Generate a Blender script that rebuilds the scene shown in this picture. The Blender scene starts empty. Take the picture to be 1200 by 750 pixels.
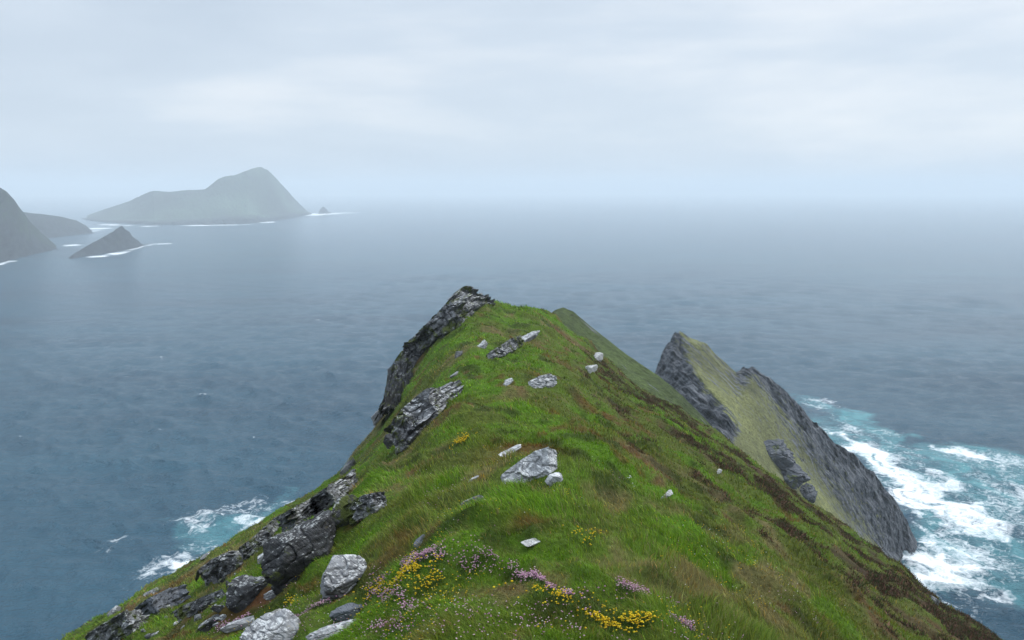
import bpy, bmesh, math, time
import numpy as np
from mathutils import Vector, Matrix
from mathutils.bvhtree import BVHTree

T0 = time.time()
S = bpy.context.scene
COL = S.collection
RNG = np.random.default_rng(7)

# ------------------------------------------------------------------ camera geometry
H = 120.0                      # eye height above the sea
F = 900.0                      # focal length in pixels of a 1200 x 750 frame
PITCH = math.radians(9.65)
CP, SP = math.cos(PITCH), math.sin(PITCH)

def direction(u, v):
    a = (np.asarray(u, float) - 600.0) / F
    t = (np.asarray(v, float) - 375.0) / F
    return a, CP - t * SP, -SP - t * CP

def at(u, v, y):
    """point seen at u,v whose distance ahead is y"""
    a, dy, dz = direction(u, v)
    return a / dy * y, y + 0 * a, H + dz / dy * y

def at_sea(u, v):
    a, dy, dz = direction(u, v)
    k = -H / dz
    return a * k, dy * k

# ------------------------------------------------------------------ noise
def _hash(ix, iy, iz, seed):
    h = (ix.astype(np.int64) * 374761393 + iy.astype(np.int64) * 668265263 + iz.astype(np.int64) * 2147483647 + seed * 974634571) & 0xFFFFFFFF
    h = ((h ^ (h >> 13)) * 1274126177) & 0xFFFFFFFF
    h = h ^ (h >> 16)
    h = (h * 2246822519) & 0xFFFFFFFF
    h = h ^ (h >> 15)
    return (h & 0xFFFFFF).astype(np.float64) / float(0xFFFFFF) * 2 - 1

def n2(x, y, seed=0):
    x = np.asarray(x, float); y = np.asarray(y, float)
    xi = np.floor(x); yi = np.floor(y); fx = x - xi; fy = y - yi
    ux = fx * fx * fx * (fx * (fx * 6 - 15) + 10); uy = fy * fy * fy * (fy * (fy * 6 - 15) + 10)
    z = np.zeros_like(xi)
    a = _hash(xi, yi, z, seed); b = _hash(xi + 1, yi, z, seed)
    c = _hash(xi, yi + 1, z, seed); d = _hash(xi + 1, yi + 1, z, seed)
    return (a + (b - a) * ux) * (1 - uy) + (c + (d - c) * ux) * uy

def n3(x, y, z, seed=0):
    xi = np.floor(x); yi = np.floor(y); zi = np.floor(z)
    fx = x - xi; fy = y - yi; fz = z - zi
    ux = fx * fx * (3 - 2 * fx); uy = fy * fy * (3 - 2 * fy); uz = fz * fz * (3 - 2 * fz)
    def lay(k):
        a = _hash(xi, yi, zi + k, seed); b = _hash(xi + 1, yi, zi + k, seed)
        c = _hash(xi, yi + 1, zi + k, seed); d = _hash(xi + 1, yi + 1, zi + k, seed)
        return (a + (b - a) * ux) * (1 - uy) + (c + (d - c) * ux) * uy
    return lay(0) * (1 - uz) + lay(1) * uz

def fbm2(x, y, oct=4, seed=0, gain=0.5):
    s = 0; a = 1.0; t = 0
    for i in range(oct):
        ca, sa = math.cos(0.6 * i), math.sin(0.6 * i)
        s = s + a * n2((x * ca - y * sa) * 2 ** i, (x * sa + y * ca) * 2 ** i, seed + 17 * i); t += a; a *= gain
    return s / t * 1.6

def fbm3(x, y, z, oct=4, seed=0, gain=0.5):
    s = 0; a = 1.0; t = 0
    for i in range(oct):
        s = s + a * n3(x * 2 ** i + 3.1 * i, y * 2 ** i, z * 2 ** i, seed + 17 * i); t += a; a *= gain
    return s / t * 1.6

def sst(a, b, x):
    t = np.clip((x - a) / (b - a), 0, 1)
    return t * t * (3 - 2 * t)

def mix(a, b, t):
    return a + (b - a) * t

# ------------------------------------------------------------------ mesh helpers
def np_mesh(name, verts, quads=None, tris=None, mats=(), smooth=True, attrs=None, mat_index=None):
    me = bpy.data.meshes.new(name)
    verts = np.asarray(verts, np.float32)
    nq = 0 if quads is None else len(quads); nt = 0 if tris is None else len(tris)
    parts = []
    if nq: parts.append(np.asarray(quads, np.int32).ravel())
    if nt: parts.append(np.asarray(tris, np.int32).ravel())
    loops = np.concatenate(parts)
    me.vertices.add(len(verts)); me.vertices.foreach_set('co', verts.ravel())
    me.loops.add(len(loops)); me.loops.foreach_set('vertex_index', loops)
    me.polygons.add(nq + nt)
    starts = np.concatenate([np.arange(nq) * 4, nq * 4 + np.arange(nt) * 3]).astype(np.int32)
    tot = np.concatenate([np.full(nq, 4), np.full(nt, 3)]).astype(np.int32)
    me.polygons.foreach_set('loop_start', starts); me.polygons.foreach_set('loop_total', tot)
    me.polygons.foreach_set('use_smooth', np.full(nq + nt, smooth))
    for m in mats: me.materials.append(m)
    if mat_index is not None: me.polygons.foreach_set('material_index', np.asarray(mat_index, np.int32))
    me.update(calc_edges=True)
    for k, val in (attrs or {}).items():
        val = np.asarray(val, np.float32)
        if val.ndim == 2:
            at_ = me.attributes.new(k, 'FLOAT_COLOR', 'POINT')
            if val.shape[1] == 3: val = np.concatenate([val, np.ones((len(val), 1), np.float32)], 1)
            at_.data.foreach_set('color', val.ravel())
        else:
            at_ = me.attributes.new(k, 'FLOAT', 'POINT'); at_.data.foreach_set('value', val)
    o = bpy.data.objects.new(name, me); COL.objects.link(o)
    return o

def grid_quads(nr, nc, wrap=False):
    i = np.arange(nr - 1)[:, None]; j = np.arange(nc if wrap else nc - 1)[None, :]
    j2 = (j + 1) % nc
    a = i * nc + j; b = i * nc + j2; c = (i + 1) * nc + j2; d = (i + 1) * nc + j
    return np.stack([a, b, c, d], -1).reshape(-1, 4)

def tag(o, label=None, cat=None, group=None, kind=None):
    if label: o['label'] = label
    if cat: o['category'] = cat
    if group: o['group'] = group
    if kind: o['kind'] = kind
    return o

# ------------------------------------------------------------------ materials
def new_mat(name):
    m = bpy.data.materials.new(name); m.use_nodes = True
    nt = m.node_tree; nt.nodes.clear()
    out = nt.nodes.new('ShaderNodeOutputMaterial')
    return m, nt, out

class NB:
    """small node-building helper"""
    def __init__(s, nt): s.nt = nt
    def n(s, t, **kw):
        nd = s.nt.nodes.new(t)
        for k, v in kw.items():
            if hasattr(nd, k): setattr(nd, k, v)
            else: nd.inputs[k].default_value = v
        return nd
    def l(s, a, b): s.nt.links.new(a, b)
    def noise(s, vec, scale, detail=4, rough=0.55, dist=0.0):
        nd = s.nt.nodes.new('ShaderNodeTexNoise')
        nd.inputs['Scale'].default_value = scale; nd.inputs['Detail'].default_value = detail
        nd.inputs['Roughness'].default_value = rough; nd.inputs['Distortion'].default_value = dist
        if vec is not None: s.l(vec, nd.inputs['Vector'])
        return nd.outputs['Fac']
    def ramp(s, fac, pts):
        nd = s.nt.nodes.new('ShaderNodeValToRGB'); e = nd.color_ramp.elements
        while len(e) < len(pts): e.new(0.5)
        for k, (p, c) in enumerate(pts):
            e[k].position = p; e[k].color = (c, c, c, 1) if not hasattr(c, '__len__') else (*c, 1)
        s.l(fac, nd.inputs['Fac']); return nd.outputs['Color']
    def mixc(s, fac, a, b, mode='MIX'):
        nd = s.nt.nodes.new('ShaderNodeMix'); nd.data_type = 'RGBA'; nd.blend_type = mode
        for sock, v in ((nd.inputs[0], fac), (nd.inputs[6], a), (nd.inputs[7], b)):
            if hasattr(v, 'links'): s.l(v, sock)
            elif hasattr(v, '__len__'): sock.default_value = (*v, 1) if len(v) == 3 else v
            else: sock.default_value = v
        return nd.outputs[2]
    def math(s, op, a, b=0.0, c=0.0):
        nd = s.nt.nodes.new('ShaderNodeMath'); nd.operation = op
        for k, v in enumerate((a, b, c)):
            if hasattr(v, 'links'): s.l(v, nd.inputs[k])
            else: nd.inputs[k].default_value = v
        return nd.outputs[0]
    def attr(s, name, out='Color'):
        nd = s.nt.nodes.new('ShaderNodeAttribute'); nd.attribute_name = name
        return nd.outputs[out]
    def bump(s, h, strength=0.5, dist=0.1, normal=None):
        nd = s.nt.nodes.new('ShaderNodeBump'); nd.inputs['Strength'].default_value = strength
        nd.inputs['Distance'].default_value = dist; s.l(h, nd.inputs['Height'])
        if normal is not None: s.l(normal, nd.inputs['Normal'])
        return nd.outputs['Normal']
    def mapping(s, vec, scale=(1, 1, 1), rot=(0, 0, 0)):
        nd = s.nt.nodes.new('ShaderNodeMapping'); nd.inputs['Scale'].default_value = scale; nd.inputs['Rotation'].default_value = rot
        s.l(vec, nd.inputs['Vector']); return nd.outputs['Vector']

def rock_material(name, dark, mid, pale, lichen, lichen_amt, scale=1.0, strata_rot=(0.5, -0.6, 0.5), wet=0.3, moss=0.0, tops=0.45):
    m, nt, out = new_mat(name); b = NB(nt)
    pos = b.n('ShaderNodeNewGeometry').outputs['Position']
    st = b.mapping(b.mapping(pos, rot=strata_rot), scale=(0.35, 0.8, 4.0))
    base = b.noise(pos, 1.3 * scale, 6, 0.65)
    strat = b.noise(st, 1.6 * scale, 5, 0.7)
    fine = b.noise(pos, 14 * scale, 5, 0.7)
    f = b.math('ADD', b.math('MULTIPLY', base, 0.45), b.math('ADD', b.math('MULTIPLY', strat, 0.4), b.math('MULTIPLY', fine, 0.25)))
    c = b.ramp(f, [(0.36, dark), (0.53, mid), (0.68, pale)])
    lf = b.noise(pos, 4.5 * scale, 6, 0.72, 0.6)
    lz = b.noise(pos, 0.9 * scale, 3, 0.5)
    lsp = b.noise(pos, 15 * scale, 4, 0.75)
    lsum = b.math('ADD', b.math('ADD', b.math('MULTIPLY', lf, 0.42), b.math('MULTIPLY', lsp, 0.38)), b.math('MULTIPLY', lz, 0.2))
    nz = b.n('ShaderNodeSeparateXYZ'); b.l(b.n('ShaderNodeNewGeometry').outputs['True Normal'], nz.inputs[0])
    topf = b.ramp(nz.outputs['Z'], [(0.35, 0.0), (0.85, 1.0)])          # paler, with more lichen colour, the more a face points up
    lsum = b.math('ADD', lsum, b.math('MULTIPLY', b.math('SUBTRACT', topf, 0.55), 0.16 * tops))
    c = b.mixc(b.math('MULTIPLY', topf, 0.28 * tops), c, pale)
    lm = b.ramp(lsum, [(0.585 - lichen_amt, 0.0), (0.63 - lichen_amt, 1.0)])
    c = b.mixc(b.math('MULTIPLY', lm, 0.85), c, lichen)
    och = b.ramp(b.noise(pos, 2.7 * scale, 5, 0.7, 0.3), [(0.63, 0.0), (0.72, 1.0)])
    c = b.mixc(b.math('MULTIPLY', och, 0.45), c, (0.16, 0.13, 0.05))
    if moss:
        mo = b.ramp(b.noise(pos, 1.1 * scale, 6, 0.75), [(0.60 - moss, 0.0), (0.66 - moss, 1.0)])
        c = b.mixc(mo, c, (0.07, 0.085, 0.022))
    p = b.n('ShaderNodeBsdfPrincipled'); b.l(c, p.inputs['Base Color'])
    b.l(b.ramp(base, [(0.3, 0.78 - wet * 0.3), (0.7, 0.95)]), p.inputs['Roughness'])
    p.inputs['Specular IOR Level'].default_value = 0.18
    hgt = b.math('ADD', b.math('MULTIPLY', strat, 0.6), b.math('MULTIPLY', fine, 0.25))
    cr = b.ramp(b.noise(st, 3.2 * scale, 3, 0.6), [(0.44, 1.0), (0.5, 0.0), (0.56, 1.0)])
    hgt = b.math('ADD', hgt, b.math('MULTIPLY', cr, 0.25))
    b.l(b.bump(hgt, 0.6, 0.085 / scale), p.inputs['Normal'])
    b.l(p.outputs[0], out.inputs['Surface'])
    return m

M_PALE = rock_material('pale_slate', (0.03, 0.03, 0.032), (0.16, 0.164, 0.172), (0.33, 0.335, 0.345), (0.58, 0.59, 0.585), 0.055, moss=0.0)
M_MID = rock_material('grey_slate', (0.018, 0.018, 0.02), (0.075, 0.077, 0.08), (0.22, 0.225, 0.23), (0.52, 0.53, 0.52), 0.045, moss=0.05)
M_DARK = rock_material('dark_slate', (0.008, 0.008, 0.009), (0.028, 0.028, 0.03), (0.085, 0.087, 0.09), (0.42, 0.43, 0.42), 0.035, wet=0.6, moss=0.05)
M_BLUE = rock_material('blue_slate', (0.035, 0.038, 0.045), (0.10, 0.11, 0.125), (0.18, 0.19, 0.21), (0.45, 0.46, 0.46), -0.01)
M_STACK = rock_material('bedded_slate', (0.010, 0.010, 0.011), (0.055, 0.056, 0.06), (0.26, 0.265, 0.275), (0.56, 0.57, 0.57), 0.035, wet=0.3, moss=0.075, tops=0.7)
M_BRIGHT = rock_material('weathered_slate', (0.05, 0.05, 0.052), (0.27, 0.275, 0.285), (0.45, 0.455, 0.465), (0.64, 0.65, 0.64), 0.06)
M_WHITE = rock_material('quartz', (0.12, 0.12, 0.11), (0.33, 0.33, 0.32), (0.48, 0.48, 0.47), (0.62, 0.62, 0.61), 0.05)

def ground_material():
    m, nt, out = new_mat('turf'); b = NB(nt)
    pos = b.n('ShaderNodeNewGeometry').outputs['Position']
    c = b.attr('tint')
    f = b.noise(pos, 9, 6, 0.7)
    c = b.mixc(1.0, c, b.ramp(f, [(0.3, 0.45), (0.7, 1.25)]), 'MULTIPLY')
    p = b.n('ShaderNodeBsdfPrincipled'); b.l(c, p.inputs['Base Color']); p.inputs['Roughness'].default_value = 0.9
    p.inputs['Specular IOR Level'].default_value = 0.15
    b.l(b.bump(f, 0.8, 0.06), p.inputs['Normal'])
    b.l(p.outputs[0], out.inputs['Surface']); return m
M_TURF = ground_material()

def cliff_material(name, scale, rot=(0.3, -0.85, 0.4), pale=(0.20, 0.21, 0.225), mid=(0.056, 0.063, 0.078), dark=(0.008, 0.010, 0.013)):
    """far land: 'tint' gives the turf colour, 'rock' how much bare rock"""
    m, nt, out = new_mat(name); b = NB(nt)
    pos = b.n('ShaderNodeNewGeometry').outputs['Position']
    st = b.mapping(b.mapping(pos, rot=rot), scale=(0.16, 0.9, 3.4))
    s1 = b.noise(st, 0.30 * scale, 8, 0.75); s2 = b.noise(pos, 0.8 * scale, 8, 0.75)
    f = b.math('ADD', b.math('MULTIPLY', s1, 0.7), b.math('MULTIPLY', s2, 0.3))
    rc = b.ramp(f, [(0.42, dark), (0.49, mid), (0.585, pale)])
    s3 = b.noise(pos, 2.6 * scale, 5, 0.7)
    g = b.mixc(1.0, b.attr('tint'), b.ramp(b.math('ADD', b.math('MULTIPLY', s2, 0.55), b.math('MULTIPLY', s3, 0.45)), [(0.37, 0.35), (0.5, 0.95), (0.63, 1.6)]), 'MULTIPLY')
    patchy = b.noise(st, 0.55 * scale, 6, 0.7)
    r = b.math('ADD', b.attr('rock', 'Fac'), b.math('ADD', b.math('MULTIPLY', b.math('SUBTRACT', f, 0.5), 2.0), b.math('MULTIPLY', b.math('SUBTRACT', patchy, 0.5), 2.6)))
    rm = b.ramp(r, [(0.42, 0.0), (0.58, 1.0)])
    c = b.mixc(rm, g, rc)
    p = b.n('ShaderNodeBsdfPrincipled'); b.l(c, p.inputs['Base Color']); p.inputs['Roughness'].default_value = 0.85
    p.inputs['Specular IOR Level'].default_value = 0.25
    b.l(b.bump(b.math('ADD', f, b.math('MULTIPLY', s3, 0.3)), 1.0, 2.0 / scale), p.inputs['Normal'])
    b.l(p.outputs[0], out.inputs['Surface']); return m
M_HEAD = cliff_material('headland_rock', 1.0)
M_FAR = cliff_material('island_rock', 0.12, pale=(0.030, 0.040, 0.050), mid=(0.012, 0.018, 0.026), dark=(0.004, 0.006, 0.009))

def simple_attr_mat(name, attr='tint', transl=0.3, rough=0.6, spec=0.2):
    m, nt, out = new_mat(name); b = NB(nt)
    c = b.attr(attr)
    p = b.n('ShaderNodeBsdfPrincipled'); b.l(c, p.inputs['Base Color']); p.inputs['Roughness'].default_value = rough
    p.inputs['Specular IOR Level'].default_value = spec
    if transl:
        t = b.n('ShaderNodeBsdfTranslucent'); b.l(c, t.inputs['Color'])
        mx = b.n('ShaderNodeMixShader'); mx.inputs[0].default_value = transl
        b.l(p.outputs[0], mx.inputs[1]); b.l(t.outputs[0], mx.inputs[2]); b.l(mx.outputs[0], out.inputs['Surface'])
    else:
        b.l(p.outputs[0], out.inputs['Surface'])
    return m
M_BLADE = simple_attr_mat('grass_blade')
M_PETAL = simple_attr_mat('petal', transl=0.3)
M_TWIG = simple_attr_mat('heather_twig', transl=0.1, rough=0.8)

def sea_material():
    m, nt, out = new_mat('sea_water'); b = NB(nt)
    pos = b.n('ShaderNodeNewGeometry').outputs['Position']
    foam = b.attr('foam', 'Fac'); turq = b.attr('turq', 'Fac')
    # lace of foam: broken by small noise
    w = b.noise(pos, 0.22, 5, 0.6)
    lace = b.noise(b.mapping(pos, scale=(1, 1, 1)), 0.34, 7, 0.72, 1.4)
    fm = b.math('ADD', foam, b.math('MULTIPLY', b.math('SUBTRACT', lace, 0.5), 1.6))
    fmask = b.ramp(fm, [(0.26, 0.0), (0.58, 0.5), (0.92, 1.0)])
    band = b.noise(b.mapping(pos, scale=(0.0035, 0.012, 0.01), rot=(0, 0, 0.25)), 1.0, 4, 0.55)
    deep = b.mixc(b.ramp(band, [(0.35, 0.0), (0.65, 1.0)]), (0.005, 0.049, 0.088), (0.011, 0.076, 0.122))
    tq = b.math('ADD', turq, b.math('MULTIPLY', b.math('SUBTRACT', w, 0.5), 0.5))
    body = b.mixc(b.ramp(tq, [(0.1, 0.0), (0.9, 1.0)]), deep, (0.10, 0.34, 0.37))
    p = b.n('ShaderNodeBsdfPrincipled')
    b.l(body, p.inputs['Base Color']); p.inputs['Roughness'].default_value = 0.16
    p.inputs['IOR'].default_value = 1.333; p.inputs['Specular IOR Level'].default_value = 0.5
    chop = b.noise(b.mapping(pos, scale=(1, 1.5, 1), rot=(0, 0, 0.3)), 0.55, 5, 0.65)
    chop2 = b.noise(b.mapping(pos, scale=(1, 1.6, 1), rot=(0, 0, -0.2)), 0.13, 4, 0.6)
    hgt = b.math('ADD', b.math('MULTIPLY', chop, 0.9), b.math('MULTIPLY', chop2, 2.0))
    b.l(b.bump(hgt, 1.0, 1.8), p.inputs['Normal'])
    d = b.n('ShaderNodeBsdfDiffuse'); d.inputs['Color'].default_value = (0.86, 0.89, 0.90, 1)
    mx = b.n('ShaderNodeMixShader'); b.l(fmask, mx.inputs[0]); b.l(p.outputs[0], mx.inputs[1]); b.l(d.outputs[0], mx.inputs[2])
    b.l(mx.outputs[0], out.inputs['Surface']); return m
M_SEA = sea_material()

# ------------------------------------------------------------------ the near ridge: height as a function of x, y
EDGE = np.array([  # u, v, y of the brow of the hill against the sea
    (-1400, 1500, 22), (-400, 1075, 32), (70, 752, 38), (140, 708, 42), (200, 676, 45), (260, 643, 48), (320, 608, 50), (380, 574, 52),
    (400, 556, 53), (425, 525, 54), (445, 500, 55), (460, 474, 56), (475, 446, 57), (500, 408, 58), (525, 368, 60),
    (545, 349, 60), (570, 353, 61), (600, 361, 62), (630, 364, 63), (645, 370, 64), (690, 402, 64), (720, 432, 63), (760, 462, 61),
    (800, 484, 59), (850, 517, 57), (900, 553, 54), (950, 591, 51), (1000, 627, 48), (1050, 663, 44), (1100, 706, 40),
    (1165, 751, 36), (1600, 1060, 26), (2600, 1600, 20)])
_ex, _ey, _ez = at(EDGE[:, 0], EDGE[:, 1], EDGE[:, 2])
_ephi = np.arctan2(_ex, _ey); _er = np.hypot(_ex, _ey); _ez = _ez - H
EYE = 2.67
_eC = (-_ez - EYE) / _er
PHI = np.radians(np.linspace(-180, 180, 2881))
_phi_all = np.concatenate([[-math.pi, -1.75], _ephi, [1.75, math.pi]])
_C_all = np.concatenate([[-0.02, 0.62], _eC, [0.62, -0.02]])
_R_all = np.concatenate([[30, 26], _er, [26, 30]])
def _blur(a, s):
    k = np.exp(-0.5 * (np.arange(-int(4 * s), int(4 * s) + 1) / s) ** 2); k /= k.sum()
    return np.convolve(np.pad(a, len(k) // 2, mode='edge'), k, 'valid')
TC = _blur(np.interp(PHI, _phi_all, _C_all), 4); TCB = _blur(np.interp(PHI, _phi_all, _C_all), 85); TR = _blur(np.interp(PHI, _phi_all, _R_all), 6)

BUMPS = [  # x, y, radius, height  (filled below from picture positions once the base is known)
]
def land_z(x, y, detail=True):
    x = np.asarray(x, float); y = np.asarray(y, float)
    r = np.hypot(x, y); phi = np.arctan2(x, y)
    C = np.interp(phi, PHI, TC); R = np.interp(phi, PHI, TR)
    C = mix(np.interp(phi, PHI, TCB), C, np.clip(r / R, 0, 1) ** 1.3)       # a broad rounded back underfoot, sharper at the brow
    inner = -(EYE + C * np.minimum(r, R))
    # the brow rounds over, then the sea cliff
    d = np.maximum(r - R, 0)
    slope = np.minimum(C + 0.55 * d, 2.1); dd = np.minimum(d, (2.1 - C) / 0.55)
    fall = C * dd + 0.275 * dd * dd + 2.1 * (d - dd)
    z = H + inner - fall
    # sagging hollow between the foreground hump and the middle of the ridge
    z = z - 0.35 * np.exp(-((r - 24) / 10.0) ** 2) * np.exp(-(phi / 0.25) ** 2)
    for bx, by, br, bh in BUMPS:
        z = z + bh * np.exp(-((x - bx) ** 2 + (y - by) ** 2) / (br * br))
    if detail:
        a = sst(2, 14, r)
        z = z + fbm2(x / 7, y / 7, 3, 3) * 0.30 * a
        z = z + fbm2(x / 1.7, y / 1.7, 3, 11) * 0.24 * (0.45 + 0.55 * a)
        tus = np.abs(n2(x / 0.55, y / 0.55, 23)); z = z + (0.5 - tus) * 0.13; mo = 1 - np.abs(n2(x / 1.15 + 0.3 * y, y / 0.85, 29)); z = z + (mo * mo - .45) * 0.20 * a
        z = z + d * 0.12 * fbm2(x / 5, y / 5, 4, 31) * (d < 60)
    return z

def hit(u, v, detail=True, rmax=85.0):
    """first point of the ridge seen at pixel u,v"""
    a, dy, dz = direction(u, v)
    hl = math.hypot(float(a), float(dy))
    rr = np.concatenate([np.arange(2.0, 20, 0.02), np.arange(20, rmax, 0.05)])
    k = rr / hl
    x = float(a) * k; y = float(dy) * k; z = H + float(dz) * k
    g = land_z(x, y, detail)
    w = np.nonzero(z <= g)[0]
    i = w[0] if len(w) else int(np.argmin(z - g))
    return Vector((x[i], y[i], g[i]))

for (u, v, br, bh) in [(350, 668, 1.3, 0.35), (625, 560, 1.2, 0.35), (490, 530, 3.0, 0.4), (430, 600, 2.0, 0.4), (480, 672, 0.8, 0.22), (830, 640, 1.5, 0.3), (905, 690, 1.2, 0.25)]:
    p = hit(u, v, False); BUMPS.append((p.x, p.y, br, bh))

# ---- colour of the turf, shared by ground and blades
def turf_masks(x, y):
    r = np.hypot(x, y); phi = np.arctan2(x, y)
    R = np.interp(phi, PHI, TR)
    big = fbm2(x / 4.5, y / 4.5, 4, 41); med = fbm2(x / 1.3, y / 1.3, 4, 57); sm = fbm2(x / 0.45, y / 0.45, 3, 71)
    dry = sst(0.05, 0.65, 0.5 * big + 0.55 * med + 0.25 * sm + 0.02)
    lush = sst(-0.2, 0.6, -0.5 * big + 0.4 * med + 0.15)
    # brown heath towards the right-hand brow
    q = r / R
    band = sst(0.42, 0.90, q + 0.25 * med + 0.2 * big) * sst(0.06, 0.16, phi) * (1 - 0.6 * sst(0.86, 1.0, q))
    heath = np.clip(band * sst(-0.15, 0.45, med + 0.5 * sm + 0.22), 0, 1)
    rust = sst(0.36, 0.68, fbm2(x / 1.9 + 9, y / 1.9, 4, 83) * 0.7 + 0.35 * sm)
    return dry, lush, heath, rust, q

RUST_SPOTS = []
def turf_color(x, y):
    dry, lush, heath, rust, q = turf_masks(x, y)
    g1 = np.array([0.130, 0.262, 0.013]); g2 = np.array([0.135, 0.172, 0.028]); dr = np.array([0.25, 0.20, 0.085]); br = np.array([0.085, 0.050, 0.030]); rs = np.array([0.18, 0.085, 0.035])
    c = mix(g2, g1, lush[:, None]); c = mix(c, dr, 0.85 * dry[:, None]); dk = sst(.25, .8, fbm2(x / 0.9 + 40, y / 0.9, 3, 88)); c = mix(c, np.array([0.045, 0.060, 0.012]), 0.7 * dk[:, None]); c = mix(c, rs, 0.65 * rust[:, None]); c = mix(c, br, 0.85 * heath[:, None])
    for (px, py, rad) in RUST_SPOTS:
        w = np.exp(-((x - px) ** 2 + (y - py) ** 2) / (rad * rad)) * (0.6 + 0.9 * rust)
        c = mix(c, np.array([0.19, 0.08, 0.03]), np.clip(w * 1.2, 0, 0.9)[:, None])
    return c

for (u, v, px) in [(610, 530, 32), (590, 540, 22), (560, 560, 14), (690, 470, 14), (640, 440, 16), (625, 610, 20), (320, 700, 22), (480, 610, 10), (620, 400, 14), (400, 585, 10), (385, 702, 14)]:
    p = hit(u, v, False); RUST_SPOTS.append((p.x, p.y, max(0.15, 1.35 * px * p.y / F)))

def build_ridge():
    phi = np.radians(np.concatenate([np.linspace(-180, -48, 90)[:-1], np.linspace(-48, 48, 900), np.linspace(48, 180, 90)[1:]]))
    rr = np.concatenate([np.geomspace(0.4, 4, 20)[:-1], np.geomspace(4, 70, 560), np.geomspace(70, 170, 60)[1:]])
    P, Rr = np.meshgrid(phi, rr)
    x = (Rr * np.sin(P)).ravel(); y = (Rr * np.cos(P)).ravel()
    z = land_z(x, y)
    z = np.maximum(z, -3.0)
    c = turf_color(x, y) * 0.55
    phi_ = np.arctan2(x, y); d = np.hypot(x, y) - np.interp(phi_, PHI, TR)
    st = sst(2.0, 5.0, d + 2 * fbm2(x / 3, y / 3, 3, 5))
    c = mix(c, np.array([0.06, 0.062, 0.066]) * (1 + 0.5 * fbm2(x, y, 3, 6))[:, None], st[:, None])
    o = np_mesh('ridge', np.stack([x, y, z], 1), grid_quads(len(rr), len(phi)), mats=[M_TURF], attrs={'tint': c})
    tag(o, kind='structure'); return o
build_ridge()
print('ridge', time.time() - T0)

# ------------------------------------------------------------------ far land: patches laid out from control points (u, v, distance, rock)
TREES = {}
def patch(name, cols, nu, nk, mat, tint, amp, nscale, back=1.8, seed=0, strata=0.0, tintvar=0.35, rockbias=0.0, mono=True):
    us = np.array([c[0] for c in cols], float)
    K = len(cols[0][1])
    ctrl = np.zeros((len(cols), K, 4))
    for i, (u, pts) in enumerate(cols):
        for k, (v, yy, rk) in enumerate(pts):
            if yy is None:
                x, y = at_sea(u, v); z = 0.0
            else:
                x, y, z = at(u, v, yy)
            ctrl[i, k] = (x, y, z, rk)
    uu = np.linspace(us[0], us[-1], nu)
    A = np.zeros((nu, K, 4))
    for k in range(K):
        for c in range(4): A[:, k, c] = np.interp(uu, us, ctrl[:, k, c])
    # a skirt under the front and a slope down to the sea behind
    front = A[:, 0].copy(); dirv = front[:, :2] / np.linalg.norm(front[:, :2], axis=1)[:, None]
    drop = front[:, 2] + 4
    front[:, :2] -= dirv * (drop * 0.35)[:, None]; front[:, 2] = -4
    top = A[:, -1]; b1 = top.copy(); b2 = top.copy()
    dirt = top[:, :2] / np.linalg.norm(top[:, :2], axis=1)[:, None]
    hgt = top[:, 2] + 4
    b1[:, :2] += dirt * (hgt * 0.10)[:, None]; b1[:, 2] -= hgt * 0.12
    b2[:, :2] += dirt * (hgt / back)[:, None]; b2[:, 2] = -4
    b1[:, 3] = 1; b2[:, 3] = 1; front[:, 3] = 1
    L = [front] + [A[:, k] for k in range(K)] + [b1, b2]
    rows = []
    for k in range(len(L) - 1):
        n = nk if 0 < k < len(L) - 2 else max(4, nk // 3)
        for t in np.arange(n) / n: rows.append(mix(L[k], L[k + 1], t))
    rows.append(L[-1])
    G = np.array(rows)                      # rows, nu, 4
    if mono:                                # soften the creases between control rows
        for _ in range(2):
            G[1:-1] = 0.25 * G[:-2] + 0.5 * G[1:-1] + 0.25 * G[2:]
    x, y, z, rk = [G[..., c] for c in range(4)]
    nn = fbm3(x / nscale, y / nscale, z / nscale, 5, seed)
    rid = 0.35 - np.abs(fbm3(x / (nscale * .7) + 5, y / (nscale * .7), z / (nscale * .7), 4, seed + 9))
    s = np.clip(rk, 0.16, 1)
    fade = sst(0, 3 * amp, z + amp)
    ax, ay = x / np.hypot(x, y), y / np.hypot(x, y)
    dn = amp * s * (0.6 * nn + 0.9 * rid)
    if strata:
        cc = (x * 0.62 + z * 0.78 + 0.2 * y) / strata
        saw = cc + 0.6 * nn; saw = saw - np.floor(saw)
        dn = dn + amp * 0.7 * s * (saw - 0.5)
    x = x - ax * dn * 0.8; y = y - ay * dn * 0.8; z = z + dn * 0.55 * fade
    V = np.stack([x, y, z], -1).reshape(-1, 3)
    fx, fy = V[:, 0], V[:, 1]
    tv = fbm3(fx / (nscale * 1.5), fy / (nscale * 1.5), V[:, 2] / nscale, 4, seed + 3)
    col = np.array(tint)[None, :] * (1 + tintvar * tv)[:, None]
    qd = grid_quads(G.shape[0], nu)
    o = np_mesh(name, V, qd, mats=[mat], attrs={'tint': col, 'rock': (rk.ravel() + rockbias)})
    tag(o, kind='structure')
    if name == 'headland': TREES[name] = BVHTree.FromPolygons(V.tolist(), qd.tolist())
    return o

def interp_col(u, pts): return (u, pts)

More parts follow.
